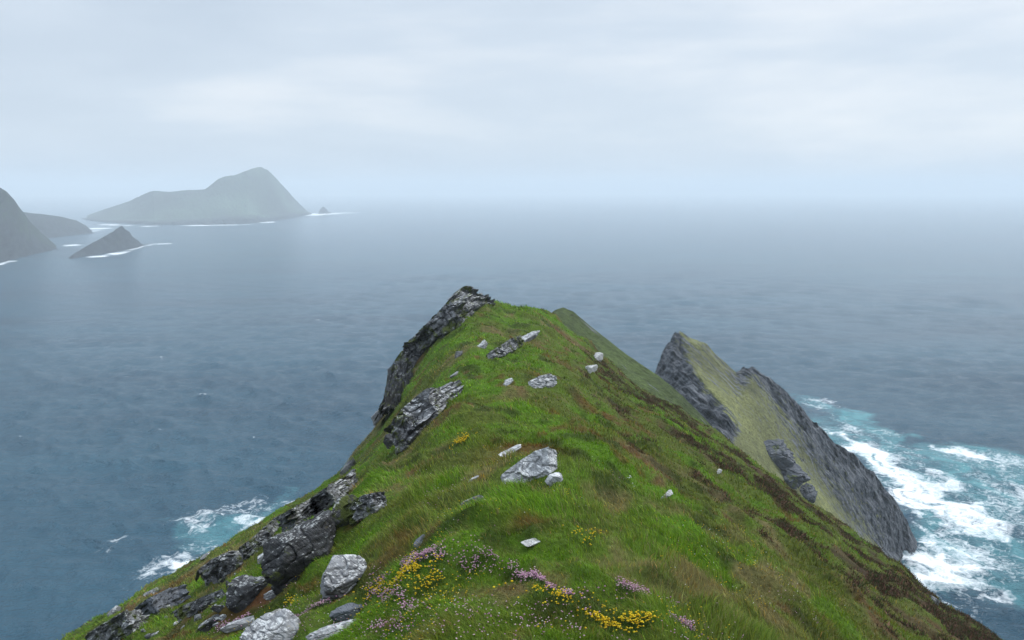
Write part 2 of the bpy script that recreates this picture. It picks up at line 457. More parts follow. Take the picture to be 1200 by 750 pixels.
# the headland on the right: rock crag, green shoulder, grey slab
head = [
    (764, [(560, 150, 1), (500, 185, 1), (470, 205, 1), (455, 212, 1), (444, 216, .8)]),
    (772, [(560, 150, 1), (500, 185, 1), (462, 205, 1), (440, 212, 1), (424, 217, .8)]),
    (780, [(560, 150, 1), (500, 185, 1), (458, 203, 1), (430, 212, 1), (404, 221, .8)]),
    (789, [(560, 150, 1), (500, 185, 1), (455, 202, 1), (418, 213, .9), (392, 224, .7)]),
    (797, [(560, 150, 1), (500, 185, 1), (440, 205, 1), (404, 221, .6), (388, 226, .4)]),
    (812, [(560, 150, 1), (500, 182, 1), (450, 200, 1), (428, 206, .2), (396, 227, .35)]),
    (828, [(560, 150, 1), (505, 178, .9), (472, 194, 1), (452, 199, .1), (403, 227, .4)]),
    (852, [(560, 150, 1), (512, 172, .9), (492, 186, 1), (476, 191, .05), (426, 227, .35)]),
    (862, [(570, 150, .6), (522, 172, .2), (505, 184, .5), (486, 191, .0), (434, 227, .5)]),
    (870, [(575, 150, .2), (530, 174, .0), (505, 186, .0), (470, 204, .05), (432, 228, .9)]),
    (882, [(580, 150, .2), (540, 174, .0), (510, 188, .0), (450, 217, .15), (428, 227, 1)]),
    (896, [(590, 150, .2), (550, 174, .0), (520, 190, .0), (462, 216, .3), (435, 227, 1)]),
    (920, [(620, 150, .2), (580, 172, .0), (550, 190, .0), (498, 212, .3), (456, 228, 1)]),
    (944, [(640, 155, .2), (610, 172, .0), (580, 188, .0), (532, 211, .35), (481, 229, 1)]),
    (976, [(670, 160, .2), (640, 172, .0), (620, 188, .0), (580, 210, .4), (516, 232, 1)]),
    (1000, [(690, 165, .3), (660, 175, .1), (640, 192, .0), (612, 212, .4), (533, 235, 1)]),
    (1030, [(700, 180, .8), (680, 195, .3), (662, 207, .1), (638, 222, .6), (562, 240, 1)]),
    (1048, [(690, 200, 1), (678, 210, .9), (664, 221, .8), (650, 232, .9), (584, 243, 1)]),
    (1058, [(660, 236, 1), (656, 238, 1), (652, 240, 1), (645, 240.5, 1), (602, 246, 1)]),
    (1069, [(648, 240, 1), (646, 241.5, 1), (644, 242.5, 1), (640, 243, 1), (624, 247, 1)]),
    (1077, [(645, 243, 1), (644.5, 244, 1), (644, 244.5, 1), (643, 245, 1), (640, 246.5, 1)]),
]
patch('headland', head, 640, 70, M_HEAD, (0.185, 0.195, 0.070), 5.0, 11, seed=101, strata=5.0, rockbias=0.10, tintvar=0.6)

# the second knoll behind the ridge's brow
knoll = [
    (600, [(440, 70, .1), (420, 80, .1), (395, 92, .1), (385, 96, .1)]),
    (640, [(440, 70, .1), (410, 80, .1), (380, 92, .1), (371, 96, .1)]),
    (650, [(440, 70, .1), (405, 80, .1), (372, 92, .1), (363, 97, .15)]),
    (660, [(440, 72, .1), (400, 82, .1), (368, 94, .1), (360, 99, .2)]),
    (672, [(440, 72, .1), (404, 82, .1), (373, 94, .1), (365, 98, .15)]),
    (690, [(450, 74, .1), (420, 82, .1), (390, 93, .1), (380, 97, .1)]),
    (720, [(470, 72, .1), (440, 80, .1), (414, 89, .1), (404, 93, .1)]),
    (745, [(490, 72, .1), (460, 79, .1), (433, 87, .1), (422, 91, .1)]),
    (772, [(510, 70, .1), (480, 77, .1), (450, 85, .1), (440, 89, .1)]),
    (800, [(530, 70, .1), (505, 76, .1), (474, 82, .1), (463, 86, .1)]),
    (830, [(560, 68, .1), (535, 74, .1), (507, 79, .1), (494, 83, .1)]),
    (870, [(600, 66, .2), (580, 70, .1), (560, 75, .1), (550, 79, .1)]),
]
patch('knoll', knoll, 200, 30, M_HEAD, (0.080, 0.115, 0.030), 2.2, 4, seed=131)

# far island with its high eastern summit
isl = []
for (u, base, mid, top, yb) in [
    (96, 256.5, 255.5, 255, None), (110, 259, 256, 249.5, None), (130, 261, 257, 243, None), (150, 262, 257, 237, None), (165, 263, 257, 229, None), (180, 264, 257, 223, None),
    (197, 264, 256, 224.5, None), (220, 263.5, 255, 222.5, None), (240, 263.5, 254, 221.5, None), (246, 263.3, 254, 217, None), (256, 263, 253, 209, None), (264, 262.8, 252, 206, None),
    (275, 262.5, 252, 205, None), (290, 262, 251, 199, None), (300, 261, 250, 196, None), (306, 260.5, 250, 195, None), (313, 260, 250, 198, None), (322, 259, 249.5, 207, None),
    (332, 257.5, 249, 218, None), (342, 255.5, 248, 229, None), (352, 253.5, 248, 240, None), (360, 252, 248.5, 247, None), (366, 251, 250, 249.5, None)]:
    yb = at_sea(u, base)[1]
    hh = at_sea(u, base)[1]
    isl.append((u, [(base, yb, 1), (base - (base - mid) * .45, yb + 25, .75), (mid, yb + 160, .1), (mix(mid, top, .5), yb + 330, .15), (top, yb + 480, .25)]))
patch('island', isl, 320, 22, M_FAR, (0.055, 0.085, 0.055), 30, 110, seed=151, back=0.8, tintvar=0.8)

# low island in front of it, and the near mainland cliff at the far left
low = [(u, [(b, None, 1), (b - .4 * (b - t), at_sea(u, b)[1] + 40, .9), (b - .75 * (b - t), at_sea(u, b)[1] + 90, .4), (t, at_sea(u, b)[1] + 150, .3)])
       for (u, b, t) in [(-120, 284, 240), (-20, 283, 243), (20, 281, 247), (35, 280, 249), (55, 279, 251.5), (75, 277, 254.5), (90, 275.5, 258.5), (100, 274.5, 264), (106, 274, 269), (110, 273.7, 272.5)]]
patch('low_headland', low, 160, 14, M_FAR, (0.012, 0.022, 0.022), 13, 60, seed=171, back=0.9)
main = [(u, [(b, None, 1), (b - .25 * (b - t), at_sea(u, b)[1] + 16, .9), (b - .6 * (b - t), at_sea(u, b)[1] + 60, .25), (t, at_sea(u, b)[1] + 120, .2)])
        for (u, b, t) in [(-420, 350, 190), (-120, 322, 178), (-60, 316, 192), (-20, 311, 207), (0, 308, 219), (8, 306, 224), (16, 304, 233), (25, 301.5, 246), (35, 299, 259), (48, 296, 272), (58, 294, 281), (66, 292.6, 288), (72, 291.5, 290.5)]]
patch('mainland', main, 260, 24, M_FAR, (0.020, 0.042, 0.022), 12, 40, seed=191, back=0.9, tintvar=0.8, rockbias=.15)
print('land', time.time() - T0)

def far_rock(name, label, u0, u1, prof, depth, mat, seed, amp, cat):
    """a rock standing in the sea; prof = (u, base v, top v)"""
    n = 90; us = np.linspace(u0, u1, n)
    pb = np.interp(us, [p[0] for p in prof], [p[1] for p in prof]); pt = np.interp(us, [p[0] for p in prof], [p[2] for p in prof])
    xb, yb = at_sea(us, pb); ym = yb + depth * 0.5
    xt, yt, zt = at(us, pt, ym); zt = np.maximum(zt, 0.2)
    rows = []
    prf = [(-.55, -3), (-.5, 0), (-.46, .22), (-.34, .5), (-.16, .85), (0, 1), (.2, .82), (.38, .5), (.5, 0), (.55, -3)]
    for a, b in zip(prf[:-1], prf[1:]):
        for t in np.arange(5) / 5:
            s_, h_ = mix(a[0], b[0], t), mix(a[1], b[1], t)
            z = np.where(h_ < 0, h_ * np.ones(n), h_ * zt); rows.append(np.stack([xb + (xt - xb) * max(h_, 0), ym + s_ * depth, z], -1))
    G = np.array(rows); c = amp * 4
    q = fbm3(G[..., 0] / c, G[..., 1] / c, G[..., 2] / c, 5, seed)
    G[..., 2] += np.where(G[..., 2] > 1, q * amp * 0.5, 0); G[..., 1] += q * amp; G[..., 0] += amp * 0.6 * fbm3(G[..., 0] / c + 7, G[..., 1] / c, G[..., 2] / c, 4, seed + 4)
    o = np_mesh(name, G.reshape(-1, 3), grid_quads(len(rows), n), mats=[mat],
                attrs={'tint': np.tile([0.02, 0.03, 0.025], (len(rows) * n, 1)), 'rock': np.full(len(rows) * n, 0.75)})
    tag(o, label, cat)
    return o
far_rock('islet', 'dark wedge-shaped islet ringed with surf in front of the misty island', 82, 159,
         [(82, 303.5, 303), (86, 303, 298), (100, 300.5, 289), (115, 298, 281), (130, 295.5, 272.5), (141, 293.5, 265.5), (144, 293, 266), (150, 291, 275), (155, 290, 283), (159, 289, 288.5)], 60, M_FAR, 211, 4, 'islet')
far_rock('sea_stack', 'tiny pointed sea stack off the tip of the misty island', 373, 386,
         [(373, 250.6, 250), (375, 250.5, 245), (378, 250.4, 242), (381, 250.3, 243.5), (383, 250.3, 247), (386, 250.3, 250)], 60, M_FAR, 221, 4, 'sea stack')

# ------------------------------------------------------------------ the sea
def poly_sd(px, py, poly):
    """signed distance, negative inside"""
    d = np.full(px.shape, 1e18); ins = np.zeros(px.shape, bool)
    n = len(poly)
    for i in range(n):
        ax, ay = poly[i]; bx, by = poly[(i + 1) % n]
        ex, ey = bx - ax, by - ay; wx, wy = px - ax, py - ay
        t = np.clip((wx * ex + wy * ey) / (ex * ex + ey * ey + 1e-9), 0, 1)
        d = np.minimum(d, (wx - ex * t) ** 2 + (wy - ey * t) ** 2)
        c = ((ay > py) != (by > py)) & (px < (bx - ax) * (py - ay) / (by - ay + 1e-12) + ax); ins ^= c
    d = np.sqrt(d); return np.where(ins, -d, d)

def sea_poly(pts): 
    return [tuple(float(q) for q in at_sea(u, v)) for u, v in pts]

def build_sea():
    phi = np.radians(np.concatenate([np.linspace(-180, -44, 80)[:-1], np.linspace(-44, 44, 1000), np.linspace(44, 180, 80)[1:]]))
    dep = np.concatenate([np.tan(np.radians(np.linspace(80, 42, 20)))[:-1], np.linspace(math.tan(math.radians(42)), 0.012, 640)[:-1], np.geomspace(0.012, 0.0075, 14)])
    rr = H / dep
    P, R = np.meshgrid(phi, rr)
    x = (R * np.sin(P)).ravel(); y = (R * np.cos(P)).ravel(); R = R.ravel()
    dr = np.repeat(np.gradient(rr), len(phi))
    z = np.zeros_like(x); dx = np.zeros_like(x); dyy = np.zeros_like(x)
    rg = np.random.default_rng(3)
    grp = 0.75 + 0.5 * fbm2(x / 160, y / 160, 3, 301)
    for i in range(54):
        lam = 2.8 * (38 / 2.8) ** (i / 53.0) * rg.uniform(.9, 1.1)
        th = math.radians(250) + rg.normal(0, 0.42)
        k = 2 * math.pi / lam; amp = 0.0165 * lam ** 0.66
        w = sst(1.6, 3.4, lam / dr)
        ph = k * (x * math.cos(th) + y * math.sin(th)) + rg.uniform(0, 6.28)
        s = amp * w * grp * (1.5 if 5 < lam < 16 else 1.0); z += s * np.cos(ph); q = s * np.sin(ph) * 0.8
        dx -= q * math.cos(th); dyy -= q * math.sin(th)
    near = R < 1500
    foam = np.zeros_like(x); turq = np.zeros_like(x)
    def add(poly, width, amt, kind, warp, seed, streak=None):
        pl = sea_poly(poly); xs = [p[0] for p in pl]; ys = [p[1] for p in pl]; m = 3 * width + 2 * warp
        sel = np.nonzero((x > min(xs) - m) & (x < max(xs) + m) & (y > min(ys) - m) & (y < max(ys) + m))[0]
        if not len(sel): return
        px, py = x[sel], y[sel]; c = max(warp * 1.6, 1)
        px = px + warp * fbm2(px / c, py / c, 4, seed); py = py + warp * fbm2(px / c + 31, py / c, 4, seed + 5)
        v = amt * sst(width, -width, poly_sd(px, py, pl))
        if streak:
            th, L = streak; a = px * math.cos(th) + py * math.sin(th); b_ = -px * math.sin(th) + py * math.cos(th)
            st = fbm2(a / (L * 5), b_ / L, 4, seed + 9); v = v * np.clip(0.72 + 0.55 * st, 0, 1.15)
        tgt = foam if kind == 'f' else turq
        tgt[sel] = np.maximum(tgt[sel], v)
    A1, A2 = sea_poly([(990, 515), (1190, 625)]); th1 = math.atan2(A2[1] - A1[1], A2[0] - A1[0])
    # the surf under the headland at the right
    add([(935, 462), (985, 480), (1060, 515), (1120, 525), (1210, 530), (1300, 560), (1300, 690), (1200, 690), (1150, 700), (1090, 700), (1040, 660), (1050, 600), (960, 500)], 9, 0.68, 't', 12, 401, (th1, 9))
    add([(960, 480), (1010, 490), (1080, 520), (1210, 535), (1260, 600), (1240, 690), (1150, 695), (1080, 700), (1050, 650), (1075, 620), (1000, 520)], 12, 0.38, 'f', 9, 405, (th1, 6))
    add([(975, 508), (1015, 516), (1070, 545), (1120, 572), (1150, 600), (1170, 622), (1120, 622), (1080, 600), (1050, 585), (1020, 545)], 11, 1.1, 'f', 9, 411, (th1, 5))
    add([(1050, 652), (1085, 640), (1130, 645), (1190, 650), (1250, 672), (1190, 672), (1150, 690), (1110, 706), (1070, 680)], 11, 1.05, 'f', 8, 421, (th1 * 0.6, 6))
    add([(1060, 600), (1080, 640), (1075, 650), (1100, 640), (1075, 605)], 4, 0.8, 'f', 5, 426, (th1, 4))
    add([(1088, 525), (1120, 521), (1160, 532), (1210, 540), (1210, 546), (1150, 540)], 4, 0.75, 'f', 5, 431, (th1, 5))
    add([(1180, 565), (1210, 575), (1210, 605), (1190, 590)], 6, 0.6, 'f', 6, 441, (th1, 5))
    add([(940, 468), (985, 470), (980, 478), (950, 480)], 5, 0.6, 'f', 5, 446, (th1, 5))
    add([(980, 497), (1040, 503), (1060, 512), (1000, 508)], 4, 0.6, 'f', 5, 447, (th1, 5))
    add([(1080, 712), (1110, 730), (1160, 760), (1140, 760), (1090, 725)], 3, 0.8, 'f', 4, 451)
    add([(1140, 702), (1185, 697), (1190, 702), (1150, 706)], 2.5, 0.7, 'f', 3, 461)
    # surf under the left-hand slope
    add([(196, 615), (240, 602), (300, 590), (345, 580), (330, 620), (260, 660), (210, 650)], 14, 0.48, 't', 9, 471, (0.4, 8))
    add([(170, 680), (215, 655), (262, 630), (330, 590), (350, 580), (345, 610), (260, 665)], 9, 1.0, 'f', 7, 481, (0.5, 5))
    add([(200, 612), (230, 600), (290, 588), (300, 594), (240, 618), (215, 632)], 9, 0.55, 'f', 7, 491, (0.5, 4))
    add([(110, 645), (150, 625), (160, 640), (125, 655)], 4, 0.42, 'f', 7, 496, (0.5, 3))
    # thin surf lines at the feet of the far islands
    def line(pts, w, amt, seed):
        pl = np.array(sea_poly(pts)); d = np.full(x.shape, 1e9)
        m = 4 * w; sel = np.nonzero((x > pl[:, 0].min() - m) & (x < pl[:, 0].max() + m) & (y > pl[:, 1].min() - m) & (y < pl[:, 1].max() + m))[0]
        px, py = x[sel], y[sel]; d = np.full(px.shape, 1e18)
        for (ax, ay), (bx, by) in zip(pl[:-1], pl[1:]):
            ex, ey = bx - ax, by - ay; t = np.clip(((px - ax) * ex + (py - ay) * ey) / (ex * ex + ey * ey), 0, 1)
            d = np.minimum(d, (px - ax - ex * t) ** 2 + (py - ay - ey * t) ** 2)
        v = amt * sst(w * 1.4, w * 0.3, np.sqrt(d)) * np.clip(0.8 + 0.7 * fbm2(px / (w * 2), py / (w * 2), 3, seed), 0, 1.2)
        foam[sel] = np.maximum(foam[sel], v)
    line([(112, 301), (130, 298.5), (145, 295), (160, 289), (178, 286.5), (196, 285.7)], 17, 0.85, 501)
    line([(66, 290), (78, 288), (98, 287)], 16, 1.0, 502)
    line([(-40, 317), (0, 309.5), (16, 305.5)], 9, 0.9, 503)
    line([(100, 271), (112, 268), (125, 267)], 45, 0.9, 505)
    line([(125, 263), (145, 264.5), (152, 265)], 40, 0.85, 505)
    line([(175, 265.5), (230, 264.5), (285, 263.2), (300, 262), (320, 259.5)], 38, 0.75, 506)
    line([(356, 252), (372, 250.5), (395, 249.8), (408, 249.6)], 110, 0.95, 507)
    # scattered whitecaps
    wc = fbm2(x / 9, y / 5, 3, 511) * 0.7 + 0.5 * fbm2(x / 60, y / 60, 2, 513) + 0.25 * z
    foam = np.maximum(foam, 0.52 * sst(1.28, 1.55, wc) * (R < 1600))
    V = np.stack([x + dx, y + dyy, z], 1)
    o = np_mesh('sea', V, grid_quads(len(rr), len(phi)), mats=[M_SEA], attrs={'foam': foam, 'turq': turq})
    tag(o, kind='structure'); return o
build_sea()
print('sea', time.time() - T0)
# ------------------------------------------------------------------ rocks
_ico = {}
def ico(sub):
    if sub not in _ico:
        bm = bmesh.new(); bmesh.ops.create_icosphere(bm, subdivisions=sub, radius=1.0)
        v = np.array([w.co[:] for w in bm.verts]); f = np.array([[q.index for q in p.verts] for p in bm.faces]); bm.free()
        _ico[sub] = (v / np.linalg.norm(v, axis=1)[:, None], f)
    return _ico[sub]

def rock_shape(rg, dims, sub, nplanes=13, slab=False, rough=1.0):
    """a block cut by random planes, weathered; dims are half-lengths along its own axes"""
    d, f = ico(sub)
    nrm = rg.normal(size=(nplanes, 3))
    if slab: nrm[:, 2] *= 0.35
    nrm /= np.linalg.norm(nrm, axis=1)[:, None]; h = rg.uniform(0.62, 0.98, nplanes)
    if slab:
        for s in (1, -1):
            e = np.array([rg.normal(0, .07), rg.normal(0, .07), s]); nrm = np.vstack([nrm, e / np.linalg.norm(e)]); h = np.append(h, rg.uniform(.7, .8))
    dots = d @ nrm.T
    r = np.where(dots > 0.02, h[None, :] / np.maximum(dots, 0.02), 9.0)
    k = 30.0; m = r.min(1); r = m - np.log(np.exp(-k * (r - m[:, None])).sum(1)) / k
    r = np.clip(r, 0.3, 1.35)
    p = d * r[:, None]
    so = rg.uniform(0, 50, 3)
    # bedding steps: ledges that run round the block
    b = p[:, 2] * dims[2] / max(0.16 * max(dims), 0.02) + 0.8 * n3(p[:, 0] * 2 + so[0], p[:, 1] * 2, p[:, 2] * 2, 3)
    saw = b - np.floor(b)
    cliff = 1 - np.abs(d[:, 2]) ** 2
    disp = -(0.10 if slab else 0.035) * rough * cliff * sst(0.55, 1.0, saw)
    q = p * np.array(dims) / max(dims)
    disp += rough * (0.10 * fbm3(q[:, 0] * 2.2 + so[0], q[:, 1] * 2.2 + so[1], q[:, 2] * 3 + so[2], 6, 7, 0.6))
    crack = np.abs(n3(q[:, 0] * 2.6 + so[1], q[:, 1] * 2.6 + so[2], q[:, 2] * 2.6, 77)); disp -= rough * 0.10 * sst(0.10, 0.0, crack)
    p = p * (1 + disp)[:, None]
    return p * np.array(dims)[None, :], f

ROCKS = []
def frame(p1, p2, tilt=0.0):
    L = (p2 - p1); ln = max(L.length, 0.02); L = L.normalized()
    c = (p1 + p2) / 2; e = max(0.3, ln * .5)
    gx = float(land_z(c.x + e, c.y, False) - land_z(c.x - e, c.y, False)) / (2 * e); gy = float(land_z(c.x, c.y + e, False) - land_z(c.x, c.y - e, False)) / (2 * e)
    N = Vector((-gx, -gy, 1)).normalized(); N = (N + Vector((0, 0, 0.6))).normalized()
    W = N.cross(L).normalized(); N = L.cross(W).normalized()
    if tilt:
        R = Matrix.Rotation(tilt, 3, L); W = R @ W; N = R @ N
    return c, ln, L, W, N

def crag(pairs, steps, relief, mat, name, label, cat='crag', group=None, seed=0, ns=150, nt=110, tback=0.5, inset=0.15, rough=1.0):
    """a broken edge of bedded rock: pairs = (foot u, v, brow u, v); 'steps' beds rise from foot to brow"""
    B = []; T = []
    for (bu, bv, tu, tv) in pairs:
        b = hit(bu, bv); phi = math.atan2((tu - 600) / F, 1.0)
        yt = max(b.y + 0.15, b.y * (1 + 0.55 * math.hypot(tu - bu, tv - bv) / F))
        B.append(b); T.append([float(q) for q in at(tu, tv, yt)])
    B = np.array(B); T = np.array(T); k = np.arange(len(pairs)); q = np.linspace(0, len(pairs) - 1, ns)
    B = np.stack([np.interp(q, k, B[:, c]) for c in range(3)], 1); T = np.stack([np.interp(q, k, T[:, c]) for c in range(3)], 1)
    ax = np.gradient(B + T, axis=0); ax = np.stack([_blur(ax[:, c], ns / 10) for c in range(3)], 1); ax /= np.linalg.norm(ax, axis=1)[:, None]
    D = T - B; D = np.stack([_blur(D[:, c], ns / 12) for c in range(3)], 1); Nn = np.cross(ax, D); Nn /= np.linalg.norm(Nn, axis=1)[:, None]
    if Nn[:, 2].mean() < 0: Nn = -Nn
    size = np.linalg.norm(T - B, axis=1).mean(); rel = relief * size
    t = np.linspace(-0.12, 1 + tback, nt)
    S_, T_ = np.meshgrid(np.linspace(0, 1, ns), t, indexing='ij')
    base = B[:, None, :] + (T - B)[:, None, :] * t[None, :, None]
    over = np.maximum(t - 1, 0)
    base = base - np.array([0, 0, 1.0])[None, None] * (over * size * 1.6)[None, :, None]
    X, Y, Z = [base[..., c] / size for c in range(3)]
    n1 = fbm3(X * 1.3 + seed, Y * 1.3, Z * 1.3, 4, seed); n2_ = fbm3(X * 4 + seed, Y * 4, Z * 4, 5, seed + 3)
    L = np.linalg.norm(ax.mean(0)) + 1e-6
    blk = np.floor(S_ * ns / 150 * 9 + 1.6 * n1); jog = _hash(blk, blk * 0, blk * 0, seed) * 0.35
    w = T_ * steps + 0.55 * n1 + jog + S_ * 1.3; fr = w - np.floor(w); bed = _hash(np.floor(w), blk, blk * 0, seed + 1)
    saw = np.where(fr < 0.16, fr / 0.16, 1 - 0.75 * (fr - 0.16) / 0.84) * (0.65 + 0.35 * bed)
    crackv = np.abs(n3(X * 3.1, Y * 3.1, Z * 3.1, seed + 8))
    env = sst(-0.12, 0.05, T_) * sst(0, 0.05, S_) * sst(1, 0.95, S_)
    up = rel * (saw * (0.75 + 0.8 * n1) + 0.30 * rough * n2_ - 0.35 * rough * sst(0.09, 0.0, crackv)) * env - rel * inset - (1 - env) * rel * 0.55
    V = base + Nn[:, None, :] * up[..., None] + ax[:, None, :] * (0.16 * rel * n2_ * rough)[..., None]
    pos = V.reshape(-1, 3).mean(0)
    v = V.reshape(-1, 3) - pos; qd = grid_quads(ns, nt)
    o = np_mesh(name, v, qd, mats=[mat]); o.location = pos
    me = o.data
    try: me.set_sharp_from_angle(angle=math.radians(40))
    except Exception: pass
    tag(o, label, cat, group, 'thing'); ROCKS.append((v + pos, qd, pos, max(np.abs(v).max(0)[:2])))
    return o

def rock(px, wr, th, mat, name, label, cat='rock', n=1, kind='slab', seed=0, tilt=0.0, lift=0.25, depth=None, sub=5, group=None, rough=1.0):
    u1, v1, u2, v2 = px
    if depth:
        hd = [TREES[depth].ray_cast(Vector((0, 0, H)), Vector([float(q) for q in direction(u, v)]))[0] for u, v in ((u1, v1), (u2, v2))]
        yc = (hd[0].y + hd[1].y) / 2; dl = math.hypot(u2 - u1, v2 - v1) / F * 0.2
        p1 = Vector([float(q) for q in at(u1, v1, yc * (1 - dl))]); p2 = Vector([float(q) for q in at(u2, v2, yc * (1 + dl))])
    else:
        pc = hit((u1 + u2) / 2, max(v1, v2)*.35 + min(v1, v2)*.65); dl = math.hypot(u2 - u1, v2 - v1) / F * 0.30
        p1 = Vector([float(q) for q in at(u1, v1, pc.y * (1 - dl))]); p2 = Vector([float(q) for q in at(u2, v2, pc.y * (1 + dl))])
    c, ln, L, W, N = frame(p1, p2, tilt)
    t = th * c.y / F
    rg = np.random.default_rng(1000 + seed + int(u1) * 7 + int(v1))
    VV = []; FF = []; off = 0
    for k in range(n):
        if n == 1: dims = (ln * 0.56, ln * 0.5 * wr, t * 0.56); o = np.zeros(3)
        else:
            f = rg.uniform(.55, 1.0); dims = (ln * 0.56 * f, ln * .5 * wr * rg.uniform(.4, .75), t * 0.62 / n * rg.uniform(.9, 2.0))
            o = np.array([(1 - f) * ln * .5 * rg.uniform(-1, 1), ((k + .5) / n - .5) * ln * wr * .9 * -1 + 0, ((k + .5) / n - .5) * t * 0.8 + rg.normal(0, .08) * t])
        v, f_ = rock_shape(rg, dims, sub if n < 4 else min(sub, 4), slab=(kind != 'boulder'), rough=rough)
        a = rg.normal(0, .12 if n > 1 else .05); ca, sa = math.cos(a), math.sin(a)
        v = np.stack([v[:, 0] * ca - v[:, 1] * sa, v[:, 0] * sa + v[:, 1] * ca, v[:, 2]], 1) + o
        VV.append(v); FF.append(f_ + off); off += len(v)
    v = np.concatenate(VV); f_ = np.concatenate(FF)
    M = np.array([L[:], W[:], N[:]]); w = v @ M
    pos = c + N * (t * (lift + 0.02))
    o = np_mesh(name, w, tris=f_, mats=[mat]); o.location = pos
    me = o.data
    try: me.set_sharp_from_angle(angle=math.radians(38))
    except Exception: pass
    tag(o, label, cat, group, 'thing'); ROCKS.append((w + np.array(pos[:]), f_, np.array(pos[:]), max(np.abs(w).max(0)[:2])))
    return o

G1 = 'rocks in the foreground flowers'; G2 = 'rocks down the left slope'; G3 = 'crags along the left brow'; G4 = 'stones in the turf of the ridge'; G5 = 'crags on the far headland'
R_ = rock
# foreground
R_((376, 692, 436, 680), .85, 60, M_PALE, 'boulder', 'pale lichen-spotted boulder with a dark lower edge just left of the dense yellow flowers', 'boulder', kind='boulder', group=G1, lift=.12, sub=6)
R_((380, 704, 412, 693), .55, 14, M_PALE, 'stone_slab', 'small pale slab leaning below the lichen-spotted boulder', group=G1, lift=.1)
R_((300, 760, 366, 748), .8, 46, M_PALE, 'boulder', 'rounded pale grey boulder cut off by the bottom edge of the photo', 'boulder', kind='boulder', group=G1, lift=.2, sub=6)
R_((396, 729, 426, 715), .7, 20, M_BLUE, 'stone', 'smooth dark blue-grey stone among red and green turf at the bottom', group=G1, lift=.2, kind='boulder')
R_((372, 752, 420, 735), .7, 22, M_PALE, 'stone_slab', 'broken pale slab at the bottom edge right of the rounded pale boulder', group=G1, lift=.15)
R_((314, 697, 392, 650), .62, 88, M_DARK, 'crag', 'tall black rock face with white lichen specks, biggest of the near rocks', 'crag', kind='boulder', group=G1, lift=.18, sub=6, rough=1.3)
R_((385, 622, 428, 598), .6, 40, M_DARK, 'rock_block', 'dark broken block between the tall black rock and the pale-topped blocks', kind='boulder', group=G1, lift=.2)
crag([(410, 618, 404, 596), (424, 610, 418, 584), (440, 602, 434, 578), (456, 592, 452, 576)], 1.5, .45, M_STACK, 'rock_block', 'pale-topped black-sided blocks above and right of the tall black rock', 'rock', group=G1, seed=89)
crag([(332, 626, 324, 606), (352, 618, 342, 596), (374, 606, 364, 584), (394, 592, 384, 570), (410, 576, 404, 558), (420, 562, 416, 548)], 2.4, .4, M_MID, 'rock_ledge', 'long grey ledge along the left brow behind the tall black rock', 'rock', group=G1, seed=83)
R_((263, 714, 310, 690), .7, 36, M_DARK, 'boulder', 'squat black boulder below and left of the tall black rock', 'boulder', kind='boulder', group=G1, lift=.2)
R_((314, 702, 345, 688), .45, 14, M_PALE, 'stone_slab', 'thin pale slab between the squat black boulder and the rounded pale boulder', group=G1, lift=.2)
R_((258, 744, 316, 722), .5, 18, M_PALE, 'stone_slab', 'long pale slab half covered by pink thrift', n=2, group=G1, lift=.2)
R_((230, 742, 268, 726), .6, 20, M_DARK, 'rock', 'low dark rock left of the thrift-covered slab', kind='boulder', group=G1, lift=.1)
# left slope
crag([(242, 690, 232, 672), (258, 680, 246, 656), (272, 672, 260, 650), (284, 662, 276, 644)], 1.6, .45, M_MID, 'rock', 'dark split rock on the grassy left slope above the squat black boulder', 'rock', group=G2, seed=61)
crag([(286, 658, 278, 644), (304, 646, 296, 630), (318, 632, 311, 616), (328, 616, 324, 605)], 2.2, .4, M_MID, 'rock_ledge', 'highest grey ledge climbing the left slope beside the surf', 'rock', group=G2, seed=67)
crag([(168, 728, 158, 712), (186, 722, 176, 700), (206, 712, 196, 690), (226, 700, 217, 686)], 2.2, .32, M_BLUE, 'rock_ledge', 'wide flat blue-grey ledge low on the left slope', 'rock', group=G2, seed=71)
crag([(112, 762, 100, 744), (136, 754, 122, 730), (158, 742, 146, 716), (176, 730, 166, 714)], 2.6, .36, M_MID, 'rock_ledge', 'lowest rubbly grey ledge of the left slope near the bottom corner', 'rock', group=G2, seed=73)
R_((130, 722, 144, 712), .7, 10, M_PALE, 'stone', 'pale stone on the outer side of the rubbly ledge', kind='boulder', group=G2, lift=.2, sub=4)
R_((172, 702, 190, 690), .7, 10, M_MID, 'stone', 'small dark-sided stone on the outer rim of the wide flat ledge', kind='boulder', group=G2, lift=.2, sub=4)
crag([(208, 732, 200, 718), (226, 722, 218, 708), (246, 710, 240, 698), (262, 702, 256, 692)], 1.8, .35, M_MID, 'rock_ledge', 'narrow grey ledge between the squat black boulder and the wide flat ledge', 'rock', group=G2, seed=79)
R_((212, 725, 236, 708), .5, 10, M_MID, 'stone', 'thin stones in the grass above the low dark rock', n=2, group=G2, lift=.2, sub=4)
R_((300, 662, 318, 650), .6, 9, M_PALE, 'stone', 'light grey slab resting in the grass left of the tall black rock', group=G2, lift=.3, sub=4)
R_((236, 655, 246, 650), .7, 5, M_PALE, 'stone', 'isolated small stone near the foam-side rim of the left slope', kind='boulder', group=G2, lift=.2, sub=4)
rgs = np.random.default_rng(77); protos = []
LEFT_STONES = [(u, v) for u, v in zip(rgs.uniform(110, 300, 90), rgs.uniform(640, 748, 90)) if v > 752 - (u - 70) * 0.44 + 6 and v < 790 - (u - 110) * 0.40][:34]
